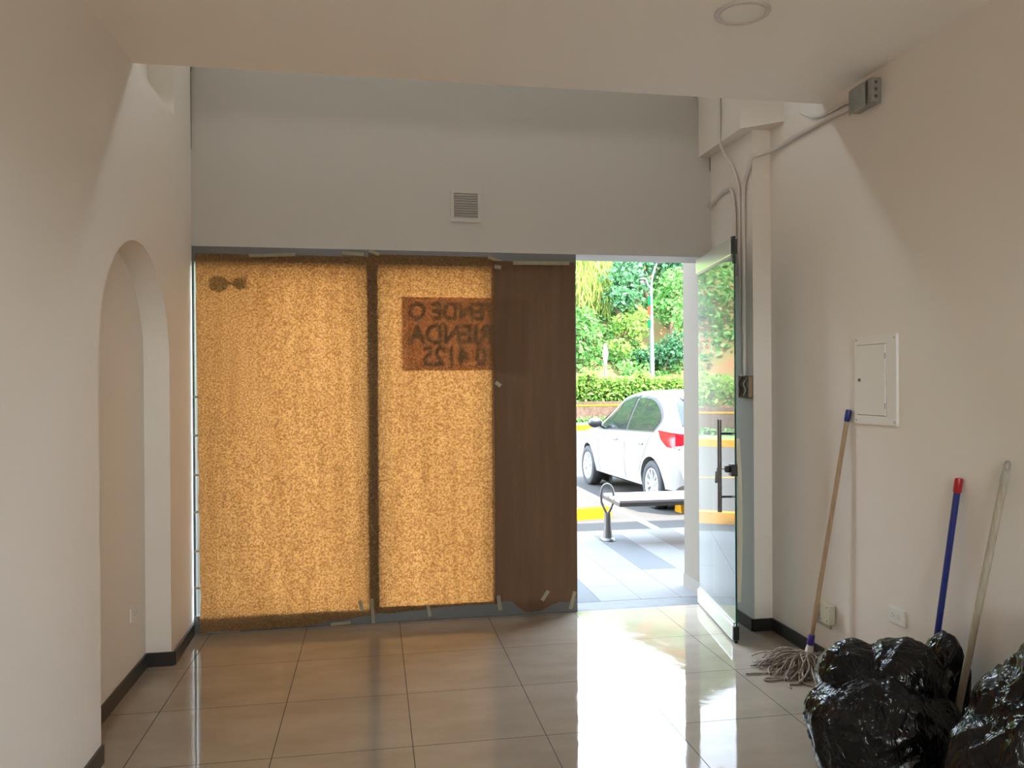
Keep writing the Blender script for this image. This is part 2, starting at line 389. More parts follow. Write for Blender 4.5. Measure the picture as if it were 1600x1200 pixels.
rnd = random.Random(3)
def jag(seed, amp, fr=9): return lambda u: amp * noise.noise(Vector((u * fr, seed, 1.7))) + amp * .5 * noise.noise(Vector((u * fr * 4, seed, 9)))
k1 = thing('kraft_paper', 'glowing brown kraft paper sheet taped over the wide left pane', 'paper', (-.55, YF - .01, 0), 'kraft paper sheets over the shop front')
b = sheet(XL + .024, .006, .012, 2.438, YF - .003, .005, 1.3, bottom=lambda u: .004 + max(0, (u - .55)) * .11 + jag(2, .008)(u), left=lambda v: .018 * (1 - v) + .006 * noise.noise(Vector((v * 16, 0, 4))), curl=.045)
b.build('paper_sheet', PAPER, k1)
for p, q in [((-.79, 2.428), (-.50, 2.443)), ((-.20, 2.458), (-.06, 2.452)), ((-.028, 2.478), (.04, 2.455)), ((-1.09, .018), (-.93, .006)), ((-.93, .005), (-.86, .012)), ((-.29, .012), (-.16, .02)), ((-.10, .16), (-.085, .09))]: tape(k1, p, q)
for z in (1.52, 1.27, 1.02, .78, .53, .30): tape(k1, (XL + .006, z), (XL + .042, z + .01 * rnd.uniform(-1, 1)), .014)
k2 = thing('kraft_paper', 'glowing brown kraft paper sheet with a dark poster showing through its upper right', 'paper', (.4, YF - .01, .05), 'kraft paper sheets over the shop front')
b = sheet(-.03, .815, .062, 2.455, YF - .0018, .003, 5.1, bottom=lambda u: .03 * u + jag(7, .01)(u)); b.build('paper_sheet', PAPER, k2)
for p, q in [((-.022, .17), (-.012, .006)), ((.348, .108), (.362, .03)), ((.77, 2.452), (.895, 2.41))]: tape(k2, p, q, y=YF - .02)
k3 = thing('kraft_paper', 'unlit dark brown kraft paper strip with a torn lower edge beside the open doorway', 'paper', (1.08, YF - .01, .05), 'kraft paper sheets over the shop front')
def torn(u): return .0 + (.05 * max(0, 1 - abs(u - .12) / .2)) - .05 * max(0, 1 - abs(u - .45) / .25) + .035 * max(0, (u - .66) / .34) + jag(11, .012, 12)(u)
b = sheet(.806, 1.376, .062, 2.425, YF - .012, .024, 9.7, nx=40, bottom=torn); b.build('paper_sheet', PAPER2, k3)
for p, q in [((.94, 2.413), (1.335, 2.419)), ((.812, 2.386), (.858, 2.380)), ((.825, .15), (.838, .05)), ((1.128, .10), (1.172, .165)), ((1.36, .15), (1.33, .03)), ((.815, 1.60), (.85, 1.575))]:
    tape(k3, p, q, .026, y=YF - .034)

# poster and sticker on the street side of the glass
po = thing('poster', 'poster with red letters stuck behind the middle paper and showing as a dark rectangle', 'poster', (.62, YF + .03, 1.684))
b = MB(); b.box((.186, YF + .003, 1.686), (1.05, YF + .0036, 2.178)); b.build('poster_card', POSTER, po)
def text(s, size, c, z, x, y=YF + .0024, sx=.86):
    cu = bpy.data.curves.new('poster_text', 'FONT'); cu.body = s; cu.size = size; cu.align_x = 'CENTER'; cu.extrude = .0002; cu.offset = size * .035
    tmp = bpy.data.objects.new('tmp', cu); col.objects.link(tmp); dg = bpy.context.evaluated_depsgraph_get(); dg.update()
    me = bpy.data.meshes.new_from_object(tmp.evaluated_get(dg)); bpy.data.objects.remove(tmp)
    o = bpy.data.objects.new('poster_text', me); col.objects.link(o); me.materials.clear(); me.materials.append(REDINK); o.parent = c
    o.rotation_euler = (R(90), 0, R(180)); o.scale = (sx, 1, 1); o.location = Vector((x, y, z)) - Vector(c.location); return o
text('SE VENDE O', .165, po, 2.025, .62); text('ARRIENDA', .185, po, 1.865, .62); text('310 4125', .185, po, 1.715, .62)
b = MB(); yy = YF + .0012
for cx, cz, rx, rz in ((-.975, 2.248, .062, .052), (-.845, 2.252, .045, .04)):
    b.prism([(cx + rx * math.cos(t * math.pi / 12) * (1 + .12 * math.sin(3 * t)), yy, cz + rz * math.sin(t * math.pi / 12)) for t in range(24)], (0, .001, 0))
b.prism([(-.93, yy, 2.245), (-.87, yy, 2.245), (-.87, yy, 2.262), (-.93, yy, 2.262)], (0, .001, 0))
tag(b.build('window_sticker', GREYINK), 'small double blob of a sticker showing through the upper left corner of the left paper', 'sticker')

# ------------------------------------------------------------------ glass door, standing open into the room
D0, D1 = Vector((2.303, 5.372, 0)), Vector((2.165, 4.505, 0))
u = (D1 - D0).normalized(); w = Vector((-u.y, u.x, 0)); w = w if w.x < 0 else -w; L = (D1 - D0).length; Z = Vector((0, 0, 1))
d = thing('door_1', 'frameless glass door standing open with aluminium rails and a long pull bar', 'door', D0, kind='structure')
def dp(s, t, z): return D0 + u * s + w * t + Z * z
b = MB(); b.obox(dp(L / 2, 0, 1.24), u, w, Z, L / 2 - .004, .005, 1.15); b.build('glass_pane', DOORGLASS, d)
b = MB(); b.obox(dp(L - .003, 0, 1.24), u, w, Z, .002, .0053, 1.14); tag(b.build('pane_edge', GREENEDGE, d), 'dark green glass edge')
for nm, z0, z1 in (('bottom_rail', .012, .108), ('top_rail', 2.368, 2.47)):
    b = MB(); b.obox(dp(L / 2 - .01, 0, (z0 + z1) / 2), u, w, Z, L / 2 - .012, .021, (z1 - z0) / 2, .006); r_ = b.build(nm, ALU, d)
    b = MB(); b.obox(dp(L / 2 - .01, .0, z1 + .006 if z0 < 1 else z0 - .006), u, w, Z, L / 2 - .02, .011, .006); b.build('rail_gasket', GALV, r_)
    b = MB(); b.obox(dp(L - .014, 0, (z0 + z1) / 2), u, w, Z, .010, .018, (z1 - z0) / 2 - .006, .004)
    b.obox(dp(L - .03, 0, z0 - .006 if z0 < 1 else z1 + .004), u, w, Z, .02, .01, .008)
    b.build('rail_end_cap', BLACKP, r_)
b = MB(); b.obox(dp(L - .012, 0, 2.345), u, w, Z, .009, .010, .03, .004); b.build('corner_clip', BLACKP, d)
hs = L - .075
hd = MB().tube([dp(hs, .078, .79), dp(hs, .078, 1.362)], .013, 14).build('pull_handle', STEEL, d)
for z in (.885, 1.275): MB().tube([dp(hs, .004, z), dp(hs, .078, z)], .0075, 10).build('standoff', BLACKP, hd)
b = MB(); b.obox(dp(L - .032, -.0, 1.055), u, w, Z, .032, .026, .037, .005)
lk = b.build('door_lock', BLACKP, d)
b = MB(); Mx = Matrix.Translation(dp(L - .036, .026, 1.06)) @ Vector(w).to_track_quat('Z', 'Y').to_matrix().to_4x4()
b.lathe([(0, .03), (.018, .03), (.022, .024), (.022, 0), (0, 0)], 20, Mx); b.build('lock_cylinder', BLACKP, lk)
b = MB(); b.tube([dp(L - .04, .056, 1.06), dp(L - .045, .085, 1.06)], .003, 6)
b.obox(dp(L - .045, .09, 1.055), u, w, Z, .003, .014, .012); b.obox(dp(L - .05, .10, 1.02), u, w, Z, .004, .013, .026, .003); b.obox(dp(L - .06, .092, .99), u, w, Z, .004, .02, .018, .003)
b.build('key_bunch', STEEL, lk)
b = MB(); b.add([tuple(dp(L + .001, -.006 - .012 * math.sin(math.pi * k / 8) * (k / 8), .25 + k / 8 * 1.0)) for k in range(9)] + [tuple(dp(L + .001, -.026 - .014 * math.sin(math.pi * k / 8), .25 + k / 8 * 1.0)) for k in range(9)],
                [(k, k + 1, k + 10, k + 9) for k in range(8)]); b.build('seal_strip', CREAMP, d)

# ------------------------------------------------------------------ wall fittings
def vent():
    x0, x1, z0, z1 = .516, .728, 2.688, 2.906
    t = thing('vent_grille', 'square white louvred vent in the header wall', 'vent', ((x0 + x1) / 2, YF, z0)); y = YF
    b = MB(); f = .026
    for a, c in (((x0, z0), (x1, z0 + f)), ((x0, z1 - f), (x1, z1)), ((x0, z0 + f), (x0 + f, z1 - f)), ((x1 - f, z0 + f), (x1, z1 - f))): b.box((a[0], y - .014, a[1]), (c[0], y, c[1]), .003)
    b.build('frame', HEADER, t)
    b = MB(); n = 10; h = (z1 - z0 - 2 * f) / n
    for k in range(n):
        z = z0 + f + h * (k + .5); b.obox((.622, y - .006, z), (1, 0, 0), (0, .78, .62), (0, -.62, .78), (x1 - x0) / 2 - f, .0122, .0016)
    b.build('louvres', HEADER, t)
    MB().box((x0 + f, y - .0015, z0 + f), (x1 - f, y - .0005, z1 - f)).build('backing', mat('vent_backing', (.34, .33, .32), .8), t)
vent()
def outlet(x, nx, y0, y1, z0, z1, label):
    t = thing('wall_outlet', label, 'outlet', (x, (y0 + y1) / 2, z0)); zc = (z0 + z1) / 2; hy = (y1 - y0) / 2
    b = MB(); b.box((x, y0, z0), (x + nx * .011, y1, z1), .003); b.build('cover_plate', WHITEP, t)
    for k in (-1, 1):
        yc = (y0 + y1) / 2 + k * hy * .36
        b = MB(); b.box((x + nx * .010, yc - .017, zc - .016), (x + nx * .0125, yc + .017, zc + .016), .001); s = b.build('socket', WHITEP, t)
        b = MB()
        for dy, dz, h in ((-.007, .005, .005), (.007, .005, .005), (0, -.008, .003)): b.box((x + nx * .0122, yc + dz - .0013 * 2, zc + dy - .0012), (x + nx * .0129, yc + dz + h, zc + dy + .0012))
        b.build('socket_slot', DARK, s)
outlet(XREC, 1, 4.475, 4.592, .336, .412, 'white wall outlet low inside the arched recess')
outlet(XR, -1, 3.417, 3.536, .409, .484, 'white double outlet on the right wall above the black bags')
t = thing('intercom_box', 'broken cream intercom unit low on the wall behind the mop handle', 'intercom', (XR, 4.09, .21))
MB().box((XR - .012, 4.045, .208), (XR, 4.188, .322), .002).build('back_plate', GREYPL, t)
MB().box((XR - .014, 4.10, .25), (XR - .0115, 4.145, .283)).build('display', DARK, t)
c_ = MB().box((XR - .046, 3.995, .245), (XR - .01, 4.09, .352), .004).build('cover', CREAMP, t)
for y, z in ((4.02, .338), (4.02, .262), (4.075, .262)): MB().tube([(XR - .0465, y, z), (XR - .044, y, z)], .004, 8).build('screw_hole', DARK, c_)

t = thing('breaker_panel', 'white electrical breaker panel on the right wall above the mop', 'electrical panel', (XR, 3.63, 1.373))
y0, y1, z0, z1 = 3.463, 3.800, 1.373, 1.827
b = MB(); dy0, dy1, dz0, dz1 = 3.541, 3.778, 1.418, 1.782
for a, c in (((y0, z0), (y1, dz0)), ((y0, dz1), (y1, z1)), ((y0, dz0), (dy0, dz1)), ((dy1, dz0), (y1, dz1))): b.box((XR - .013, a[0], a[1]), (XR, c[0], c[1]))
b.build('frame', WHITEM, t)
dr = MB().box((XR - .017, dy0 + .003, dz0 + .003), (XR - .004, dy1 - .003, dz1 - .003), .002).build('panel_door', WHITEM, t)
MB().tube([(XR - .022, 3.752, 1.60), (XR - .016, 3.752, 1.60)], .009, 14).build('lock', STEEL, dr)
for z in (1.72, 1.47): MB().tube([(XR - .018, dy0 + .001, z - .015), (XR - .018, dy0 + .001, z + .015)], .003, 8).build('hinge', GALV, dr)
for y in (3.478, 3.786):
    for z in (1.392, 1.808): MB().tube([(XR - .0145, y, z), (XR - .012, y, z)], .005, 10).build('screw', GALV, t)

t = thing('junction_box', 'grey metal junction box with a loose lid near the ceiling on the right wall', 'junction box', (XR, 3.71, 2.98))
b = MB(); b.box((XR - .052, 3.585, 2.99), (XR, 3.765, 3.115), .002); bx = b.build('box', GALV, t)
b = MB()
for z in (3.02, 3.055, 3.09): b.tube([(XR - .03, 3.5835, z), (XR - .03, 3.5865, z)], .009, 12)
b.build('knockout', STEEL, bx)
b = MB(); b.obox((XR - .058, 3.70, 3.045), (.04, 1, 0), (1, -.04, 0), (0, 0, 1), .073, .0018, .062, 0); ld = b.build('lid', GALV, t)
t = thing('junction_box', 'open brown junction box with loose wires on the pilaster behind the glass door edge', 'junction box', (XP, 4.77, 1.49))
b = MB(); Y0, Y1, z0, z1 = 4.722, 4.868, 1.488, 1.632
for a, c in (((Y0, z0), (Y1, z0 + .006)), ((Y0, z1 - .006), (Y1, z1)), ((Y0, z0), (Y0 + .006, z1)), ((Y1 - .006, z0), (Y1, z1))): b.box((XP - .028, a[0], a[1]), (XP, c[0], c[1]))
b.box((XP - .003, Y0, z0), (XP, Y1, z1)); b.build('box', mat('tan_plastic', (.30, .21, .13), .5), t)
for k in range(4):
    yb = Y0 + .03 + k * .03
    MB().tube(catmull([(XP - .006, yb, z1 - .01), (XP - .03, yb + .01, 1.58), (XP - .026, yb - .012, 1.54), (XP - .034, yb + .004, 1.505)], 5), .003, 6).build('wire', (BLACKP, WHITEP, STEEL, BLACKP)[k], t)

def conduit(pts, r, label, name='conduit', clips=()):
    b = MB().tube(catmull(pts, 7), r, 10); return tag(b.build(name, PIPE), label, 'conduit', 'surface conduits at the top right corner')
conduit([(2.292, 4.985, 5.0), (2.292, 4.985, 4.2), (2.292, 4.985, 3.4), (2.294, 4.99, 3.22), (2.33, 5.0, 3.13), (2.37, 4.955, 3.02), (2.373, 4.885, 2.90), (2.374, 4.86, 2.80), (2.374, 4.857, 2.5), (2.374, 4.855, 2.0), (2.374, 4.853, 1.634)], .0105,
        'thin conduit dropping from the bulkhead and curving in to the pilaster')
conduit([(2.494, 3.78, 3.045), (2.497, 4.12, 3.058), (2.497, 4.40, 3.060), (2.495, 4.56, 3.055), (2.45, 4.693, 3.045), (2.376, 4.692, 3.02), (2.370, 4.725, 2.96), (2.372, 4.79, 2.88), (2.373, 4.805, 2.78), (2.374, 4.808, 2.5), (2.374, 4.808, 2.0), (2.374, 4.808, 1.634)], .013,
        'longest conduit running from the metal junction box across the right wall and down the pilaster')
conduit([(2.370, 5.33, 2.84), (2.372, 5.22, 2.875), (2.372, 5.08, 2.90), (2.373, 4.985, 2.88), (2.374, 4.945, 2.78), (2.374, 4.935, 2.60), (2.374, 4.935, 2.3)], .012,
        'short conduit bending from the header wall down the pilaster above the glass door')
conduit([(2.47, 4.27, 3.166), (2.485, 4.22, 3.13), (2.494, 4.12, 3.095), (2.497, 4.0, 3.085), (2.497, 3.88, 3.082), (2.494, 3.77, 3.075)], .008,
        'short curled conduit from the ceiling edge into the metal junction box')

t = thing('downlight', 'round flat recessed downlight in the ceiling, switched off', 'ceiling light', (1.553, 3.145, ZC))
Mx = Matrix.Translation((1.553, 3.145, ZC)) @ Matrix.Rotation(math.pi, 4, 'X')
b = MB(); b.lathe([(.095, .004), (.097, .010), (.108, .010), (.116, .006), (.117, 0)], 48, Mx); b.build('rim', mat('downlight_rim', (.60, .57, .53), .4), t)
b = MB(); b.lathe([(0, .009), (.06, .0088), (.093, .007), (.0952, .004)], 48, Mx); b.build('diffuser', mat('opal_diffuser', (.80, .77, .71), .5), t)

# ------------------------------------------------------------------ mop, poles and bags
def lerp(a, b, t): return Vector(a) + (Vector(b) - Vector(a)) * t
mb_, mt = Vector((2.375, 4.06, .05)), Vector((2.497, 3.852, 1.442))
t = thing('mop', 'string mop leaning on the right wall with its grey yarn on the floor', 'mop', (2.36, 4.06, 0))
MB().tube([lerp(mb_, mt, .07), lerp(mb_, mt, .5), lerp(mb_, mt, .965)], .0125, 14).build('handle', WOOD, t)
MB().tube([lerp(mb_, mt, .955), lerp(mb_, mt, .96), lerp(mb_, mt, .995), mt], [.0135, .0155, .0155, .013], 14).build('handle_cap', BLUE, t)
MB().tube([lerp(mb_, mt, .055), lerp(mb_, mt, .06), lerp(mb_, mt, .095), lerp(mb_, mt, .10)], [.015, .019, .018, .014], 14).build('collar', PURPLE, t)
MB().tube([lerp(mb_, mt, -.005), lerp(mb_, mt, .02), lerp(mb_, mt, .058)], [.034, .026, .017], 14).build('socket', WHITEP, t)
b = MB(); rn = random.Random(11); top = lerp(mb_, mt, .01)
for k in range(150):
    a = rn.uniform(math.pi * .70, math.pi * 1.75); ln = rn.uniform(.07, .27) * (1.15 if a < math.pi * 1.3 else .72)
    dx, dy = math.cos(a), math.sin(a); s = rn.uniform(.25, 1)
    p0 = top + Vector((rn.uniform(-.025, .025), rn.uniform(-.025, .025), rn.uniform(-.01, .01)))
    pk = Vector((top.x + dx * ln * .42, top.y + dy * ln * .42, .035 + rn.random() ** .7 * .06))
    j = lambda q: rn.uniform(-q, q)
    e = Vector((min(top.x + dx * ln * .85, 2.46), top.y + dy * ln * .85, .008 + rn.random() * .03))
    f = e + Vector((dx * .03 + j(.05), dy * .03 + j(.05), 0)); f.z = .006 + rn.random() * .006; f.x = min(f.x, 2.47)
    pts = [p0, lerp(p0, pk, .5) + Vector((j(.015), j(.015), .008)), pk + Vector((j(.02), j(.02), 0)), lerp(pk, e, .5) + Vector((j(.03), j(.03), .006)), e, f]
    for p in pts: p.x = min(p.x, 2.47); p.z = max(p.z, .005)
    b.tube(catmull(pts, 4), .0042, 5)
for pts in ([(2.30, 4.03, .03), (2.2, 4.0, .008), (2.10, 4.01, .006), (2.03, 4.015, .006), (1.985, 4.02, .006)],
            [(2.28, 4.0, .03), (2.17, 3.93, .008), (2.08, 3.94, .006), (2.045, 3.93, .006), (2.05, 3.905, .006), (2.1, 3.905, .006), (2.17, 3.92, .006)],
            [(2.28, 3.95, .03), (2.2, 3.84, .007), (2.14, 3.84, .006), (2.12, 3.80, .006), (2.12, 3.785, .006)],
            [(2.33, 3.95, .05), (2.27, 3.83, .05), (2.25, 3.75, .01), (2.265, 3.68, .006), (2.30, 3.61, .005)]):
    b.tube(catmull(pts, 6), .0048, 6)
tag(b.build('mop_head', YARN, t), 'tangled grey yarn')

t = thing('broom_handle', 'dark blue pole with a red cap standing behind the double-humped black bag', 'broom', (2.39, 3.15, 0))
p, q = Vector((2.395, 3.15, .0)), Vector((2.498, 3.047, 1.172))
MB().tube([p, lerp(p, q, .5), lerp(p, q, .955)], .0135, 14).build('handle', BLUE, t)
MB().tube([lerp(p, q, .945), lerp(p, q, .95), lerp(p, q, .99), q], [.0145, .0165, .0165, .014], 14).build('handle_cap', RED, t)
t = thing('broom_handle', 'worn bare wooden pole with a hanging eye leaning rightmost against the right wall', 'broom', (2.335, 2.925, 0))
p, q = Vector((2.335, 2.925, .0)), Vector((2.497, 2.776, 1.27)); dd = (q - p).normalized()
MB().tube([p, lerp(p, q, .5), lerp(p, q, .94)], .0145, 14).build('handle', WOODG, t)
b = MB(); b.tube([lerp(p, q, .93), lerp(p, q, .95), lerp(p, q, .972)], [.0155, .0155, .012], 14)
ce = lerp(p, q, .985); sd = dd.cross(Vector((1, 0, 0))).normalized()
b.tube([ce + dd * (.021 * math.sin(k * math.pi / 10)) + sd * (.0135 * math.cos(k * math.pi / 10)) for k in range(21)], .0045, 8)
b.build('hanging_eye', GREYPL, t)

def ridge(q, sh=3.2):
    return max(0., 1 - abs(noise.noise(q)) * sh)
def bag(name, label, c, rad, lobes, seed, limx=None, sub=6, crease=.05):
    """crumpled bin bag: soft lobes pulled into flat facets and sharp folds"""
    bm = bmesh.new(); bmesh.ops.create_icosphere(bm, subdivisions=sub, radius=1)
    c = Vector(c); rad = Vector(rad)
    for v in bm.verts:
        n = v.co.normalized(); best = 0
        for lc, lr in lobes:
            lc = Vector(lc); bq = n.dot(lc); disc = bq * bq - lc.dot(lc) + lr * lr
            if disc > 0: best = max(best, bq + math.sqrt(disc))
        r = best if best > 0 else .7
        q = n * 1.3 + Vector((seed, seed * .7, -seed)); qw = q + noise.noise_vector(q * 1.6) * .35
        f = Vector((qw.x * 1.5, qw.y * 1.5, qw.z * .9))
        r *= 1 + .13 * noise.noise(q * 1.2) + crease * (ridge(f * 1.2) - .35) + crease * .5 * (ridge(f * 2.7 + Vector((5, 1, 2)), 4.) - .3) + .009 * ridge(f * 6.5, 4.) + .003 * noise.noise(q * 14)
        p = Vector((n.x * r * rad.x, n.y * r * rad.y, n.z * r * rad.z)) + c
        if p.z < .012: p.z = .004 + .008 * math.exp(p.z - .012)
        if limx and p.x > limx: p.x = limx - .004 * math.tanh((p.x - limx) * 20)
        v.co = p
    return tag(MB().bm(bm, smooth=True).build(name, BAG), label, 'bin bag')
bag('trash_bag', 'large glossy black bin bag with two humps in front of the broom poles', (2.035, 2.93, .235), (.285, .28, .265),
    [((0, 0, -.3), .98), ((-.12, .4, .42), .55), ((.40, .1, .45), .60), ((-.5, .1, -.1), .56), ((.35, -.1, -.2), .72)], 2.3)
bag('trash_bag', 'small black bin bag squeezed between the wooden pole and the right wall', (2.395, 3.01, .25), (.11, .13, .25), [((0, 0, -.3), .8), ((0, 0, .2), .85)], 6.1, limx=2.507, sub=5)
bag('trash_bag', 'shiny black bin bag in the lower right corner nearest the camera', (2.22, 2.25, .32), (.31, .30, .38),
    [((0, 0, -.25), .96), ((.35, .2, .5), .64), ((.05, .15, .2), .74), ((-.38, .3, -.25), .68)], 4.4, limx=2.507, crease=.075)

# ------------------------------------------------------------------ building front outside
b = MB(); b.box((XP, YF, 0), (6.0, 5.87, 3.3)); b.box((XP, YF, 3.3), (12, YF + .4, 7.3)); b.box((6.0, YF, 0), (12, YF + .4, 3.3)); b.box((-9, YF, 0), (XL, YF + .4, 7.3)); b.box((XL, YF + .06, ZT + .0), (XP, YF + .4, 7.3))
structure('wall_outside', b, EXTW, 'pale outer wall and pier right of the doorway', 'wall')
b = MB(); b.box((XP - .006, YF + .02, 0), (6.0, 5.878, .098)); structure('trim_4', b, EXTT, 'low tiled skirting at the foot of the pale outer pier', 'skirting')
b = MB(); b.box((-9, YF, -.12), (12, 5.56, -.001)); structure('trim_5', b, THRESH, 'grey stone threshold strip under the doorway', 'threshold')

# sidewalk of long plank tiles
b = MB(); b.box((-9, 5.56, -.16), (12, 8.2, -.008)); sw = structure('sidewalk', b, SIDEW, 'white plank-tiled sidewalk outside the open door', 'sidewalk')
gs = {(2, 1): 'G', (4, 2): 'B', (-1, 0): 'G', (7, 1): 'B', (-4, 1): 'G', (-7, 2): 'B', (1, -9): 'G'}
tb = {'W': MB(), 'G': MB(), 'B': MB()}
for i in range(-22, 22):
    x0 = 1.62 + i * .3075; off = (.0, .62, .25)[i % 3] if i not in (2, 4, -1) else 0
    ys = [5.56]; y = {2: 6.43, 4: 7.12, -1: 6.22}.get(i, 5.56 + .4 + off)
    while y < 8.1: ys.append(y); y += 1.52
    ys.append(8.2)
    for k, (y0, y1) in enumerate(zip(ys, ys[1:])):
        c = 'W'
        if i == 2 and k == 1: c = 'G'
        elif i == 4 and k == 1: c = 'B'
        elif i == -1 and k == 0: c = 'G'
        elif (i * 7 + k * 5) % 9 == 0 and i not in range(-1, 6): c = 'G'
        tb[c].box((x0 + .0015, y0 + .0015, -.009), (x0 + .306, y1 - .0015, 0))
for c, m in (('W', TILEW), ('G', TILEG), ('B', TILEB)): tb[c].build('plank_tiles', m, sw)

b = MB(); b.box((-40, 8.2, -.35), (45, 60, -.15)); structure('road', b, ASPHALT, 'sunlit asphalt parking lot beyond the sidewalk', 'road')
b = MB(); b.box((3.24, 8.25, -.15), (3.34, 13.2, -.146)); b.box((.75, 8.25, -.15), (.85, 13.2, -.146)); b.box((5.85, 8.25, -.15), (5.95, 13.2, -.146))
tag(b.build('parking_lines', ROADW), 'white parking bay lines painted on the asphalt', 'road marking', kind='structure')
b = MB(); b.box((-12, 14.2, -.15), (2.4, 14.32, -.146)); tag(b.build('parking_line', YELLOW), 'thin yellow line painted on the asphalt', 'road marking', kind='structure')

def stop(p, q, label):
    p, q = Vector(p), Vector(q); ax = (q - p).normalized(); ay = Vector((-ax.y, ax.x, 0)); c = (p + q) / 2; L = (q - p).length
    b = MB(); b.prism([c + ax * -L / 2 + ay * a + Vector((0, 0, z)) for a, z in ((-.09, -.15), (.09, -.15), (.075, -.015), (-.065, -.015))], ax * L)
    return tag(b.build('wheel_stop', YELLOW), label, 'wheel stop', 'yellow concrete wheel stops')
stop((1.0, 9.42, 0), (2.98, 9.86, 0), 'yellow concrete wheel stop left of the bench post')
stop((3.99, 10.02, 0), (5.4, 10.2, 0), 'yellow concrete wheel stop behind the rear wheel of the car')

# bench
t = thing('bench', 'backless bench with white slats on grey loop-topped posts outside the door', 'bench', (3.2, 7.6, 0))
for xp in (2.32, 4.25):
    b = MB(); yc = 7.72
    Mx = Matrix.Translation((xp, yc, 0)) @ Matrix.Diagonal((.075, .12, 1, 1))
    b.lathe([(0, .03), (.55, .03), (.95, .018), (1, .006), (1, 0), (0, 0)], 24, Mx)
    b.tube([(xp, yc - .01, .02), (xp, yc - .008, .14), (xp, yc, .27)], [.052, .038, .032], 12)
    lo = [(xp + a * .82, yc - a * .57, z) for a, z in ((0, .25), (-.055, .36), (-.066, .45), (-.045, .535), (0, .562), (.045, .535), (.066, .45), (.055, .36), (0, .25))]
    b.tube(catmull(lo, 4), .013, 10); b.build('post', BENCHM, t)
for k, y in enumerate((7.43, 7.62, 7.81)): MB().box((2.33, y - .088, .422), (4.26, y + .088, .448), .005).build('seat_slat', BENCHW, t)
MB().box((2.335, 7.36, .385), (4.255, 7.885, .4215)).build('seat_frame', BENCHM, t)

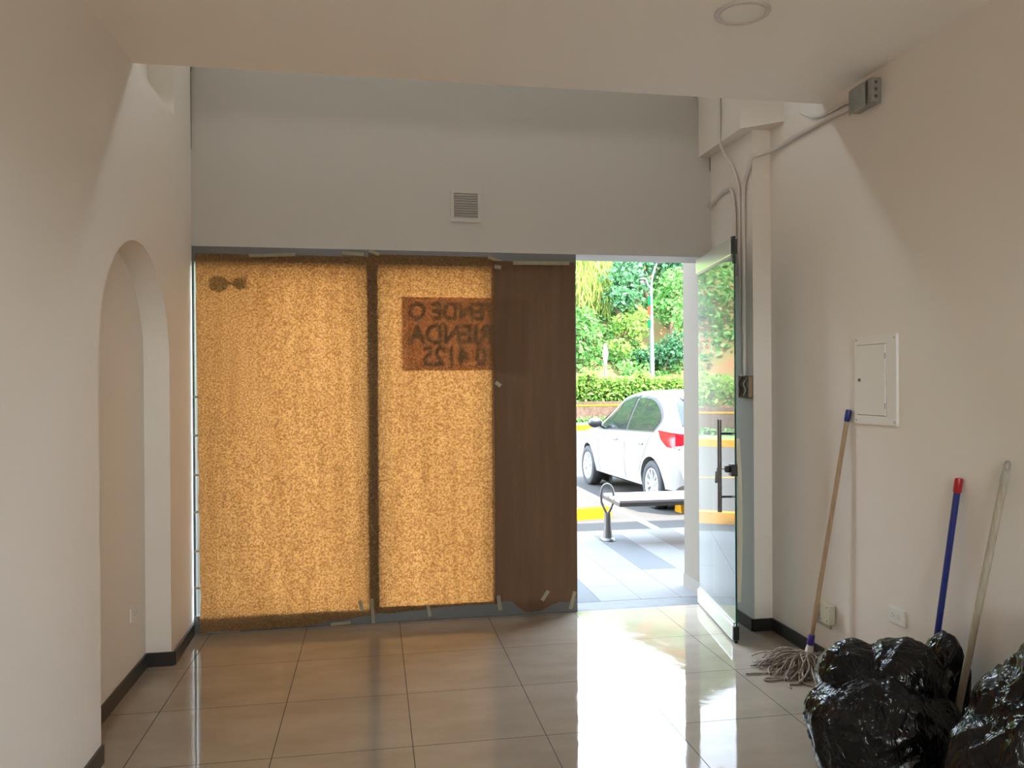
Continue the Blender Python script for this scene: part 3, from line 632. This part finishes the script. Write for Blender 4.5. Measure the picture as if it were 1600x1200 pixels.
# ------------------------------------------------------------------ the white car
def car():
    wl = Vector((3.745, 10.40, 0)); wf = Vector((3.57, 13.08, 0)); ax = (wf - wl).normalized(); right = Vector((ax.y, -ax.x, 0)); sc = 2.68 / 2.57; zs = 1.09
    org = wl + right * (.84 * sc); org.z = -.15
    M = Matrix(((ax.x * sc, -right.x * sc, 0, org.x), (ax.y * sc, -right.y * sc, 0, org.y), (0, 0, zs, org.z), (0, 0, 0, 1)))
    t = thing('car', 'white hatchback parked outside beyond the sidewalk facing away', 'car', (org.x, org.y, -.15))
    top = [(-.76, .50), (-.74, .86), (-.70, .98), (-.60, 1.12), (-.42, 1.33), (-.25, 1.42), (.1, 1.465), (.6, 1.495), (1.05, 1.485), (1.45, 1.43), (1.85, 1.26), (2.3, 1.03), (2.42, .99), (2.8, .93), (3.1, .83), (3.26, .70), (3.33, .5)]
    belt = [(-.76, .45), (-.72, .80), (-.66, .93), (-.4, .985), (0, .97), (1, .93), (2.2, .90), (2.8, .84), (3.1, .75), (3.26, .63), (3.33, .45)]
    hw = [(-.76, .72), (-.70, .79), (-.55, .825), (-.2, .845), (.6, .855), (2.0, .85), (2.7, .83), (3.0, .76), (3.2, .62), (3.33, .45)]
    hr = [(-.76, .66), (-.6, .68), (-.3, .63), (.5, .575), (1.2, .57), (1.8, .60), (2.4, .66), (3.0, .6), (3.33, .35)]
    bot = [(-.76, .36), (-.6, .24), (0, .2), (2.6, .2), (3.1, .22), (3.33, .3)]
    def sect(x):
        zt, zb, h, r, z0 = interp(top, x), interp(belt, x), interp(hw, x), interp(hr, x), interp(bot, x); zb = min(zb, zt - .03)
        P = [(0, z0), (h * .80, z0), (h * .95, z0 + (zb - z0) * .08), (h * .985, z0 + (zb - z0) * .28), (h, z0 + (zb - z0) * .52), (h * .992, z0 + (zb - z0) * .72), (h * .985, z0 + (zb - z0) * .86), (h * .955, zb)]
        for tt in (.3, .6, .85): P.append((h * .955 + (r - h * .955) * tt ** 1.15, zb + (zt - .055 - zb) * tt))
        P += [(r, zt - .05), (r * .86, zt - .018), (r * .5, zt - .004), (0, zt)]
        return P
    def sidey(x, z):
        P = sect(x)
        for (a, za), (c, zc) in zip(P[1:], P[2:]):
            if za <= z <= zc and zc > za: return a + (c - a) * (z - za) / (zc - za)
        return P[-3][0]
    xs = [-.76, -.745, -.72, -.68, -.6, -.5, -.42, -.34, -.25, -.1] + [.1 + .12 * k for k in range(25)] + [3.08, 3.17, 3.25, 3.3, 3.33]
    bm = bmesh.new(); rows = []
    for x in xs:
        P = sect(x); loop = [(y, z) for y, z in P] + [(-y, z) for y, z in reversed(P[1:-1])]
        rows.append([bm.verts.new((x, y, z)) for y, z in loop])
    n = len(rows[0])
    for a, c in zip(rows, rows[1:]):
        for k in range(n): bm.faces.new((a[k], a[(k + 1) % n], c[(k + 1) % n], c[k]))
    bm.faces.new(rows[0]); bm.faces.new(list(reversed(rows[-1]))); bmesh.ops.recalc_face_normals(bm, faces=bm.faces)
    me = bpy.data.meshes.new('tmp'); bm.to_mesh(me); bm.free(); tmp = bpy.data.objects.new('tmp', me); col.objects.link(tmp)
    cut = MB()
    for x in (0, 2.57):
        for s in (-1, 1):
            cut.tube([(x, s * .52, .30), (x, s * 1.1, .30)], .355, 36)
    co = cut.build('tmpcut', None); md = tmp.modifiers.new('b', 'BOOLEAN'); md.object = co; md.operation = 'DIFFERENCE'; md.solver = 'EXACT'
    dg = bpy.context.evaluated_depsgraph_get(); dg.update(); ev = bpy.data.meshes.new_from_object(tmp.evaluated_get(dg))
    B = MB().add([M @ v.co for v in ev.vertices], [tuple(p.vertices) for p in ev.polygons], True)
    body = B.build('body', CARP, t); body.data.set_sharp_from_angle(angle=R(38))
    for o in (tmp, co): bpy.data.objects.remove(o)
    for x in (0, 2.57):
        for s in (-1, 1): MB().add([M @ Vector(p) for p in ((x - .35, s * .53, .05), (x + .35, s * .53, .05), (x + .35, s * .53, .64), (x - .35, s * .53, .64))], [(0, 1, 2, 3)]).build('wheel_well', DARK, t)
    def side_patch(poly, s, off=.006, nsub=8):
        """outline in (x, z), laid on the flank"""
        bm = bmesh.new(); f = bm.faces.new([bm.verts.new((x, 0, z)) for x, z in poly]); bmesh.ops.triangulate(bm, faces=bm.faces)
        for _ in range(3): bmesh.ops.subdivide_edges(bm, edges=[e for e in bm.edges if e.calc_length() > .09], cuts=1, use_grid_fill=True); bmesh.ops.triangulate(bm, faces=bm.faces)
        for v in bm.verts: v.co.y = s * (sidey(v.co.x, v.co.z) + off)
        q = MB(); q.bm(bm, M, True); return q
    def sm(P, n=4): return [(p.x, p.y) for p in catmull([(x, z, 0) for x, z in P], n)]
    frontw = [(.93, .955), (2.02, .925)] + sm([(2.02, .925), (1.80, 1.10), (1.45, 1.30), (1.15, 1.375), (.95, 1.39)])[1:]
    rearw = [(.0, .985), (.86, .958), (.885, 1.385)] + sm([(.885, 1.385), (.5, 1.375), (.2, 1.32), (-.06, 1.20), (-.13, 1.10), (.0, .985)])[1:-1]
    trim = [(-.04, .962), (2.12, .898)] + sm([(2.12, .898), (1.84, 1.12), (1.46, 1.335), (1.12, 1.405), (.8, 1.412), (.4, 1.40), (.12, 1.335), (-.12, 1.22), (-.185, 1.10), (-.04, .962)])[1:-1]
    for s in (1, -1):
        side_patch(trim, s, .004).build('window_trim', BLACKP, t)
        side_patch(frontw, s, .009).build('side_window', CARG, t); side_patch(rearw, s, .009).build('side_window', CARG, t)
        for x in (.34, 1.28):
            b = MB(); y = sidey(x, .80); b.tube([M @ Vector((x - .09, s * (y + .005), .80)), M @ Vector((x - .05, s * (y + .03), .805)), M @ Vector((x + .05, s * (y + .03), .805)), M @ Vector((x + .09, s * (y + .005), .80))], .014, 8); b.build('door_handle', CARP, t)
        for poly in ([(.90, .27), (.908, .27), (.908, .94), (.90, .94)], [(1.98, .27), (1.988, .27), (2.02, .90), (2.012, .90)], [(.40, .42), (.408, .42), (.03, .93), (.022, .93)]):
            side_patch(poly, s, .003).build('door_seam', DARK, t)
        b = MB(); y = sidey(1.95, .93)
        bm = bmesh.new(); bmesh.ops.create_icosphere(bm, subdivisions=3, radius=1)
        for v in bm.verts: v.co = Vector((1.86 + v.co.x * .075, s * (y + .15 + v.co.y * .115), 1.0 + v.co.z * .075))
        b.bm(bm, M, True); b.tube([M @ Vector((1.90, s * (y - .01), .93)), M @ Vector((1.88, s * (y + .07), .96))], .022, 8); b.build('wing_mirror', BLACKP, t)
        # tail lamp wraps round the corner
        pl = [(-.73, .98), (-.37, 1.00), (-.40, .93), (-.52, .83), (-.60, .80), (-.72, .80)]
        b = MB(); bm = bmesh.new(); bm.faces.new([bm.verts.new((x, 0, z)) for x, z in [(-.69, .985), (-.20, 1.0), (-.30, .90), (-.48, .815), (-.69, .80)]])
        bmesh.ops.triangulate(bm, faces=bm.faces)
        for _ in range(2): bmesh.ops.subdivide_edges(bm, edges=list(bm.edges), cuts=1, use_grid_fill=True)
        for v in bm.verts: v.co.y = s * (max(sidey(v.co.x, min(v.co.z, interp(belt, v.co.x) - .005)), .74) + .016)
        b.bm(bm, M, True); b.add([M @ Vector(p) for p in ((-.69, s * .81, .985), (-.69, s * .81, .80), (-.755, s * .52, .82), (-.735, s * .48, .96))], [(0, 1, 2, 3)]); tl = b.build('tail_lamp', TAILR, t)
        b = MB(); b.add([M @ Vector(p) for p in ((-.70, s * .812, .83), (-.70, s * .812, .80), (-.765, s * .52, .815), (-.765, s * .52, .845))], [(0, 1, 2, 3)]); b.build('clear_lens', TAILC, tl)
        for x in (0, 2.57):
            W = MB(); Mw = Matrix.Translation((x, s * .74, .302)) @ Matrix.Rotation(R(-90) * s, 4, 'X')
            W.lathe([(.20, -.09), (.285, -.09), (.302, -.07), (.304, 0), (.300, .075), (.285, .092), (.225, .095), (.205, .085), (.20, .04)], 40, M @ Mw)
            wh = W.build('wheel', RUBBER, t)
            W = MB(); W.lathe([(.203, .05), (.207, .088), (.196, .09), (.188, .06), (.185, -.02), (.0, -.025)], 40, M @ Mw)
            for k in range(10):
                a = 2 * math.pi * (k // 2) / 5 + (.16 if k % 2 else -.16); a2 = 2 * math.pi * (k // 2) / 5 + (.26 if k % 2 else -.26); a1 = a * .5 + a2 * .5
                c0, c1 = Vector((math.cos(a) * .03, math.sin(a) * .03, .075)), Vector((math.cos(a2) * .195, math.sin(a2) * .195, .082)); dr = (c1 - c0).normalized(); sd = Vector((-dr.y, dr.x, 0))
                W.add([M @ Mw @ p for p in (c0 - sd * .013, c0 + sd * .013, c1 + sd * .018, c1 - sd * .018, c0 - sd * .013 - Vector((0, 0, .03)), c0 + sd * .013 - Vector((0, 0, .03)), c1 + sd * .018 - Vector((0, 0, .03)), c1 - sd * .018 - Vector((0, 0, .03)))],
                      [(0, 1, 2, 3), (0, 4, 5, 1), (1, 5, 6, 2), (2, 6, 7, 3), (3, 7, 4, 0)])
            W.lathe([(0, .085), (.04, .082), (.045, .06), (.045, 0)], 20, M @ Mw); W.build('rim', ALLOY, wh)
    b = MB(); g = 6; vs = []
    for j in range(g + 1):
        x = -.62 + (.345 * j / g)
        for i in range(9): vs.append(M @ Vector((x - .012, (-1 + i / 4) * (.70 - .09 * j / g) , interp(top, x) + .010 - .02 * abs(-1 + i / 4) ** 3)))
    b.add(vs, [(j * 9 + i, j * 9 + i + 1, (j + 1) * 9 + i + 1, (j + 1) * 9 + i) for j in range(g) for i in range(8)], True); b.build('rear_window', CARG, t)
    b = MB(); vs = []
    for j in range(g + 1):
        x = 1.50 + (.80 * j / g)
        for i in range(9): vs.append(M @ Vector((x + .008, (-1 + i / 4) * (.52 + .12 * j / g), interp(top, x) + .012 - .03 * abs(-1 + i / 4) ** 3)))
    b.add(vs, [(j * 9 + i, j * 9 + i + 1, (j + 1) * 9 + i + 1, (j + 1) * 9 + i) for j in range(g) for i in range(8)], True); b.build('windscreen', CARG, t)
    b = MB(); b.add([M @ Vector(p) for p in [(-.40, -.52, 1.40), (-.40, .52, 1.40), (-.22, .56, 1.44), (-.22, -.56, 1.44), (-.40, -.52, 1.375), (-.40, .52, 1.375), (-.22, .56, 1.39), (-.22, -.56, 1.39)]], [(0, 1, 2, 3), (4, 7, 6, 5), (0, 4, 5, 1), (1, 5, 6, 2), (3, 2, 6, 7), (0, 3, 7, 4)]); b.build('spoiler', CARP, t)
    b = MB(); b.add([M @ Vector(p) for p in ((-.77, -.6, .36), (-.77, .6, .36), (-.772, .62, .46), (-.772, -.62, .46))], [(0, 1, 2, 3)]); b.build('bumper_insert', BLACKP, t)
car()

# ------------------------------------------------------------------ far side of the lot
def kerby(x): return interp([(-30, 19.8), (0, 21.0), (2, 21.6), (3.5, 23.2), (5, 25.4), (6.5, 27.2), (8, 27.75), (30, 28.6)], x)
xs = [-20 + .5 * k for k in range(91)]
def strip(y0, y1, z0, z1, x0=-20, x1=25):
    b = MB(); X = [x for x in xs if x0 <= x <= x1]; vs = []
    for x in X:
        k = kerby(x); vs += [(x, k + y0, z0), (x, k + y0, z1), (x, k + y1, z1), (x, k + y1, z0)]
    fs = [(i * 4 + a, i * 4 + (a + 1) % 4, i * 4 + 4 + (a + 1) % 4, i * 4 + 4 + a) for i in range(len(X) - 1) for a in range(4)]
    return b.add(vs, fs)
structure('kerb', strip(0, .22, -.15, .035), YELLOW, 'yellow painted kerb across the far side of the parking lot', 'kerb')
structure('verge', strip(.22, 2.3, -.15, .02), GRASSM, 'narrow grass verge between the yellow kerb and the brown wall', 'verge')
structure('retaining_wall', strip(2.2, 2.5, -.1, .815), STONE, 'low brown stone retaining wall across the parking lot', 'wall')
structure('trim_6', strip(2.185, 2.25, .645, .70), YELLOW, 'thin yellow stripe along the brown retaining wall', 'stripe')
def hillz(x, y):
    k = y - kerby(x) - 3.6
    return .75 + max(0, k) * (.86 + .12 * math.sin(x * .35)) + .35 * noise.noise(Vector((x * .35, y * .35, 2)))
b = MB(); GX = [-20 + .9 * i for i in range(51)]; GY = [2.45 + .8 * j for j in range(25)]
vs = [(x, kerby(x) + g, hillz(x, kerby(x) + g)) for g in GY for x in GX]; n = len(GX)
b.add(vs, [(j * n + i, j * n + i + 1, (j + 1) * n + i + 1, (j + 1) * n + i) for j in range(len(GY) - 1) for i in range(n - 1)], True)
structure('hillside', b, SOIL, 'steep overgrown hillside of soil behind the parking lot', 'hillside')

def leaves(b, c, n, size, outward=None, up=.5, rn=random, ll=1.6):
    """one folded leaf: two triangles"""
    nrm = Vector((rn.gauss(0, 1), rn.gauss(0, 1), rn.gauss(0, 1) + up)); nrm = (nrm + (outward or Vector((0, -1, .6))) * 1.1).normalized()
    t = nrm.cross(Vector((rn.gauss(0, 1), rn.gauss(0, 1), rn.gauss(0, 1)))).normalized(); s = nrm.cross(t); c = Vector(c)
    l = size * rn.uniform(.7, 1.3); w = l / ll
    b.add([c - t * l * .5, c + s * w * .5 + nrm * l * .1, c + t * l * .5, c - s * w * .5 + nrm * l * .1], [(0, 1, 2), (0, 2, 3)])
def clump(b, c, r, n, size, rn, flat=1.0):
    for _ in range(n):
        d = Vector((rn.gauss(0, 1), rn.gauss(0, 1) - .35, rn.gauss(0, 1) + .25)).normalized(); k = rn.random() ** .35
        leaves(b, Vector(c) + Vector((d.x * r, d.y * r, d.z * r * flat)) * k, 1, size, d, .4, rn)
LEAF_BLUE = leaf_mat('leaf_bluegreen', [(0.034, 0.102, 0.038), (0.057, 0.153, 0.061), (0.088, 0.196, 0.096), (0.135, 0.239, 0.143)])
LEAF_DARK = leaf_mat('leaf_dark', [(0.015, 0.055, 0.023), (0.029, 0.089, 0.037), (0.051, 0.124, 0.059), (0.078, 0.158, 0.086)])
LEAF_LIME = leaf_mat('leaf_lime', [(0.073, 0.153, 0.025), (0.117, 0.213, 0.037), (0.16, 0.248, 0.056), (0.198, 0.258, 0.081)])
LEAF_GREEN = leaf_mat('leaf_green', [(0.043, 0.127, 0.027), (0.075, 0.182, 0.043), (0.114, 0.23, 0.066), (0.161, 0.257, 0.104)])
LEAF_GRASS = leaf_mat('grass_blade', [(.14, .22, .04), (.21, .28, .055), (.27, .31, .09), (.29, .27, .10)])
rn = random.Random(21)
def at(px, py, Y):
    """a point of the view through the door, at depth Y"""
    f = Vector((.17204, .98508, -.0023)); r = Vector((.98509, -.17204, 0)); a = (px - 800) / 1236.1; q = (600 - py) / 1236.1
    up = Vector((.0004, .0023, 1)); v = f + (r * math.cos(-.0061) + up * math.sin(-.0061)) * a + up * q
    return Vector((0, 0, 1.6)) + v * (Y / v.y)
# creeping cover on the slope: nobody could count it
b = MB()
for _ in range(26000):
    x = rn.uniform(6.5, 17) if rn.random() < .6 else rn.uniform(-8, 6.5); g = 2.6 + 17.5 * rn.random()
    y = kerby(x) + g; h = noise.noise(Vector((x * .5, y * .3, 7)))
    if h < -.22: continue
    leaves(b, (x, y, hillz(x, y) + rn.uniform(.0, .4)), 1, .26, Vector((0, -.7, .6)), .4, rn)
tag(b.build('hillside_foliage', LEAF_GREEN, fix=False), 'dense green creeping leaves covering the hillside beyond the parking lot', 'foliage', kind='stuff')
b = MB()
for _ in range(4200):
    p = at(rn.uniform(896, 948), rn.gauss(432, 24), 36.5); x, y = p.x, p.y + rn.uniform(-.6, .6); z = p.z
    a = Vector((rn.gauss(0, .25), rn.gauss(0, .25) - .25, -1 if rn.random() < .6 else 1)); l = rn.uniform(.3, .6); s = Vector((.03, 0, 0))
    zz = hillz(x, y); q = Vector((x, y - .3, max(z, zz)))
    b.add([q - s, q + s, q + a * l], [(0, 1, 2)])
tag(b.build('hillside_grass', LEAF_GRASS, fix=False), 'yellow-green grass hanging at the upper left of the hillside', 'grass', kind='stuff')
b = MB()
for k in range(30000):
    x = rn.uniform(7, 15.5) if rn.random() < .72 else rn.uniform(-6, 7); y = kerby(x) + rn.uniform(2.4, 4.2); tz = 1.78 + .35 * noise.noise(Vector((x * .8, 0, 3))) + .1 * noise.noise(Vector((x * 3, 0, 8)))
    z = .72 + (tz - .72) * rn.random() ** .7
    if k > 15000: continue
    leaves(b, (x, y, z), 1, .17, Vector((0, -.8, .7)), .5, rn)
tag(b.build('hedge', LEAF_LIME, fix=False), 'bright green hedge growing along the top of the brown retaining wall', 'hedge', kind='stuff')
b = MB()
for _ in range(1600):
    x = rn.uniform(-4, 15); y = kerby(x) + rn.uniform(1.9, 2.2); leaves(b, (x, y, rn.uniform(0, .22)), 1, .12, Vector((0, -1, .5)), .5, rn)
tag(b.build('wall_weeds', LEAF_GREEN, fix=False), 'low weeds along the foot of the brown retaining wall', 'weeds', kind='stuff')

def tree(name, label, m, crowns, size, dens=260):
    cs = [(at(px, py, Y), rr) for px, py, Y, rr in crowns]; lo = min(c.z for c, _ in cs); base = Vector((sum(c.x for c, _ in cs) / len(cs), sum(c.y for c, _ in cs) / len(cs), 0)); base.z = hillz(base.x, base.y)
    t = thing(name, label, 'tree', base, 'trees on the hillside'); b = MB()
    for c, r in cs: clump(b, c, r, int(dens * r * r / (size / .26) ** 2), size, rn, .8)
    b.build('crown', m, t, fix=False)
    b = MB(); b.tube([base - Vector((0, 0, .3)), lerp(base, cs[0][0], .5), cs[0][0]], [.14, .11, .06], 8)
    for c, r in cs[1:]: b.tube([lerp(base, cs[0][0], .5), lerp(cs[0][0], c, .6), c], [.08, .05, .03], 6)
    b.build('trunk', TRUNK, t)
tree('hillside_tree', 'blue-green leafy tree at the upper middle of the hillside left of the street lamp', LEAF_BLUE, [(958, 440, 36, 1.0), (975, 425, 36.5, 1.0), (990, 445, 36, .9), (965, 468, 35.2, .8), (985, 470, 35.4, .7), (950, 425, 37, .8)], .27)
tree('hillside_tree', 'darker tree filling the top of the view behind the street lamp head', LEAF_DARK, [(995, 415, 37.5, .9), (1025, 420, 38, 1.1), (1050, 425, 38, 1.0), (970, 405, 38, .9), (1040, 400, 39, 1.2)], .26)
tree('hillside_tree', 'bright green tree right of the street lamp against the door jamb', LEAF_GREEN, [(1048, 455, 35, 1.0), (1058, 490, 34.5, .9), (1035, 480, 34.8, .7), (1060, 440, 35.5, .9)], .24)
tree('hillside_tree', 'dark bluish tree low on the hillside right of the street lamp above the hedge', LEAF_DARK, [(1045, 555, 33.3, .8), (1025, 555, 33.5, .7), (1058, 540, 33.4, .8), (1000, 560, 33.6, .5)], .2)
tree('hillside_tree', 'pale green shrub at the left edge of the hillside beside the dark paper', LEAF_GREEN, [(908, 500, 34, .8), (915, 530, 33.5, .8), (905, 550, 33, .6), (925, 515, 34, .6)], .22)
tree('hillside_tree', 'light green shrub at the middle of the hillside below the blue-green tree', LEAF_LIME, [(975, 508, 34.2, .7), (990, 520, 34, .7), (965, 545, 33.4, .6), (1000, 500, 34.6, .6)], .2)
for k, xx in enumerate((-6, -2.5, .5, 2.2)):   # trees only met as a reflection in the glass door
    yy = kerby(xx) + 7 + k % 2; q = Vector((xx, yy, hillz(xx, yy)))
    t = thing('hillside_tree', 'tree on the hillside seen only mirrored in the open glass door', 'tree', q, 'mirrored trees')
    b = MB(); clump(b, q + Vector((0, -.5, 1.2)), 1.5, 420, .26, rn); clump(b, q + Vector((.8, -.3, 2.6)), 1.1, 260, .26, rn); b.build('crown', (LEAF_GREEN, LEAF_LIME)[k % 2], t, fix=False)
    MB().tube([q - Vector((0, 0, .3)), q + Vector((0, -.4, 1.2)), q + Vector((.6, -.3, 2.6))], [.13, .09, .05], 8).build('trunk', TRUNK, t)
def cycad(px, py, Y, r, label):
    c = at(px, py, Y); t = thing('cycad', label, 'cycad', (c.x, c.y, c.z - .9)); b = MB()
    for k in range(26):
        a = 2 * math.pi * k / 26 + rn.uniform(-.1, .1); el = rn.uniform(.35, 1.15); L_ = r * rn.uniform(.8, 1.1); d = Vector((math.cos(a), math.sin(a), 0))
        sp = [c + d * (L_ * math.cos(el) * s_) + Vector((0, 0, L_ * (math.sin(el) * s_ - .45 * s_ * s_))) for s_ in (0, .2, .4, .6, .8, 1)]
        sd = Vector((-d.y, d.x, 0))
        for j, (p_, q_) in enumerate(zip(sp, sp[1:])):
            w0, w1 = r * .10 * (1 - .75 * j / 5), r * .10 * (1 - .75 * (j + 1) / 5); dn = Vector((0, 0, -.03))
            b.add([p_ - sd * w0 + dn, p_, p_ + sd * w0 + dn, q_ - sd * w1 + dn, q_, q_ + sd * w1 + dn], [(0, 1, 4, 3), (1, 2, 5, 4)])
    b.build('fronds', LEAF_LIME, t, fix=False); MB().tube([c - Vector((0, 0, 1.0)), c + Vector((0, 0, .05))], [.14, .10], 8).build('trunk', TRUNK, t)
cycad(922, 588, 30.6, .75, 'spiky cycad rising from the hedge at its left end')
cycad(1003, 588, 30.8, .6, 'smaller spiky cycad rising from the hedge left of the street lamp')

# street lamp with banners
bz = at(1019, 590, 31.4); t = thing('street_lamp', 'tall pale street lamp with two arms and coloured banners behind the hedge', 'street lamp', (bz.x, bz.y, .7))
tp = at(1017, 448, 31.4); tp.x = bz.x - .03
MB().tube([(bz.x, bz.y, .7), (bz.x, bz.y, 2.2), tp], [.10, .10, .06], 12).build('post', LAMPP, t)
for pts in ([(1017, 449), (1020, 435), (1024, 420), (1028, 411)], [(1017, 456), (1014, 448), (1011, 439), (1008, 437)]):
    P = [at(x, y, 31.4) for x, y in pts]; P[0] = lerp(tp, (bz.x, bz.y, 2), .02)
    a = MB().tube(catmull(P, 4), .045, 8).build('arm', LAMPP, t); e = P[-1]; s = 1 if e.x > tp.x else -1
    bm = bmesh.new(); bmesh.ops.create_icosphere(bm, subdivisions=2, radius=1)
    for v in bm.verts: v.co = Vector((e.x + s * .08 + v.co.x * .16, e.y + v.co.y * .12, e.z + .02 + v.co.z * .06))
    MB().bm(bm, smooth=True).build('lamp_head', LAMPP, a)
for y0, y1, m in ((463, 477, GREENB), (478, 492, ORANGEB), (500, 512, GREENB)):
    p, q = at(1013.5, y0, 31.35), at(1013.5, y1, 31.35); MB().box((bz.x - .20, p.y - .01, q.z), (bz.x - .07, p.y + .01, p.z)).build('banner', m, t)
p = at(946, 590, 31.2); q = at(946, 537, 31.2); t = thing('garden_lamp', 'short white garden lamp with a flared head behind the hedge left of the street lamp', 'garden lamp', (p.x, p.y, .7))
MB().tube([(p.x, p.y, .7), (p.x, p.y, p.z + .6)], .045, 10).build('post', LAMPP, t)
h = q.z - p.z - .5; MB().lathe([(.0, h), (.04, h), (.07, h * .8), (.12, h * .62), (.10, h * .4), (.05, .05), (.045, 0)], 14, Matrix.Translation((p.x, p.y, p.z + .5))).build('lamp_head', WHITEM, t)

# ------------------------------------------------------------------ light
w = bpy.data.worlds.new('sky'); scn.world = w; w.use_nodes = True; nt = w.node_tree; nt.nodes.clear()
out = nt.nodes.new('ShaderNodeOutputWorld'); bg = nt.nodes.new('ShaderNodeBackground'); tc = nt.nodes.new('ShaderNodeTexCoord'); sx = nt.nodes.new('ShaderNodeSeparateXYZ')
nt.links.new(tc.outputs['Generated'], sx.inputs[0])
cr = nt.nodes.new('ShaderNodeValToRGB'); e = cr.color_ramp.elements; e[0].position = 0; e[0].color = (.06, .06, .055, 1); e[1].position = .9; e[1].color = (.34, .46, .62, 1)
mr = nt.nodes.new('ShaderNodeMapRange'); mr.inputs['From Min'].default_value = -1; nt.links.new(sx.outputs['Z'], mr.inputs['Value'])
e2 = e.new(.499); e2.color = (.06, .06, .055, 1); e3 = e.new(.505); e3.color = (.86, .94, 1, 1)
nt.links.new(mr.outputs[0], cr.inputs['Fac']); nt.links.new(cr.outputs[0], bg.inputs['Color']); bg.inputs['Strength'].default_value = 6.6
nt.links.new(bg.outputs[0], out.inputs[0])
sun = bpy.data.lights.new('sun', 'SUN'); sun.energy = 8.5; sun.angle = R(.6); sun.color = (1, .95, .86)
so = bpy.data.objects.new('sun', sun); col.objects.link(so); so.rotation_euler = Vector((-.36, .5, -1)).to_track_quat('-Z', 'Y').to_euler(); so.location = (4, -6, 14)
def area(name, loc, dirv, sx_, sy_, e, c):
    l = bpy.data.lights.new(name, 'AREA'); l.shape = 'RECTANGLE'; l.size = sx_; l.size_y = sy_; l.energy = e; l.color = c
    o = bpy.data.objects.new(name, l); col.objects.link(o); o.location = loc; o.rotation_euler = Vector(dirv).to_track_quat('-Z', 'Y').to_euler(); return o

area('rear_fill', (.68, YB - .02, 2.2), (0, 1, -.1), 2.3, .85, 14.5, (1, .93, .85))  # added fill lamp behind the camera, brightens the walls and header
area('clerestory_daylight', (-.35, YF + .08, 5.1), (-.15, -1, -.9), 1.5, .5, 5, (1, .96, .92))

# ------------------------------------------------------------------ camera
cam = bpy.data.cameras.new('camera'); co = bpy.data.objects.new('camera', cam); col.objects.link(co); scn.camera = co
cam.sensor_fit = 'HORIZONTAL'; cam.sensor_width = 36; cam.lens = 1236.1256 / 1600 * 36; cam.clip_start = .05; cam.clip_end = 300
yaw, pitch, roll = .17290113, -.00233554, -.00609314
f = Vector((math.sin(yaw) * math.cos(pitch), math.cos(yaw) * math.cos(pitch), math.sin(pitch))); r0 = Vector((math.cos(yaw), -math.sin(yaw), 0)); u0 = r0.cross(f)
rr = r0 * math.cos(roll) + u0 * math.sin(roll); uu = -r0 * math.sin(roll) + u0 * math.cos(roll)
co.matrix_world = Matrix(((rr.x, uu.x, -f.x, 0), (rr.y, uu.y, -f.y, 0), (rr.z, uu.z, -f.z, 1.60005), (0, 0, 0, 1)))
scn.view_settings.view_transform = 'Standard'; scn.view_settings.look = 'None'; scn.view_settings.gamma = 1; scn.view_settings.exposure = 2.1; scn.view_settings.use_curve_mapping = False
scn.cycles.use_denoising = True; scn.cycles.max_bounces = 12; scn.cycles.diffuse_bounces = 8; scn.cycles.transparent_max_bounces = 16; scn.cycles.sample_clamp_indirect = 8
scn.cycles.caustics_reflective = False; scn.cycles.caustics_refractive = False
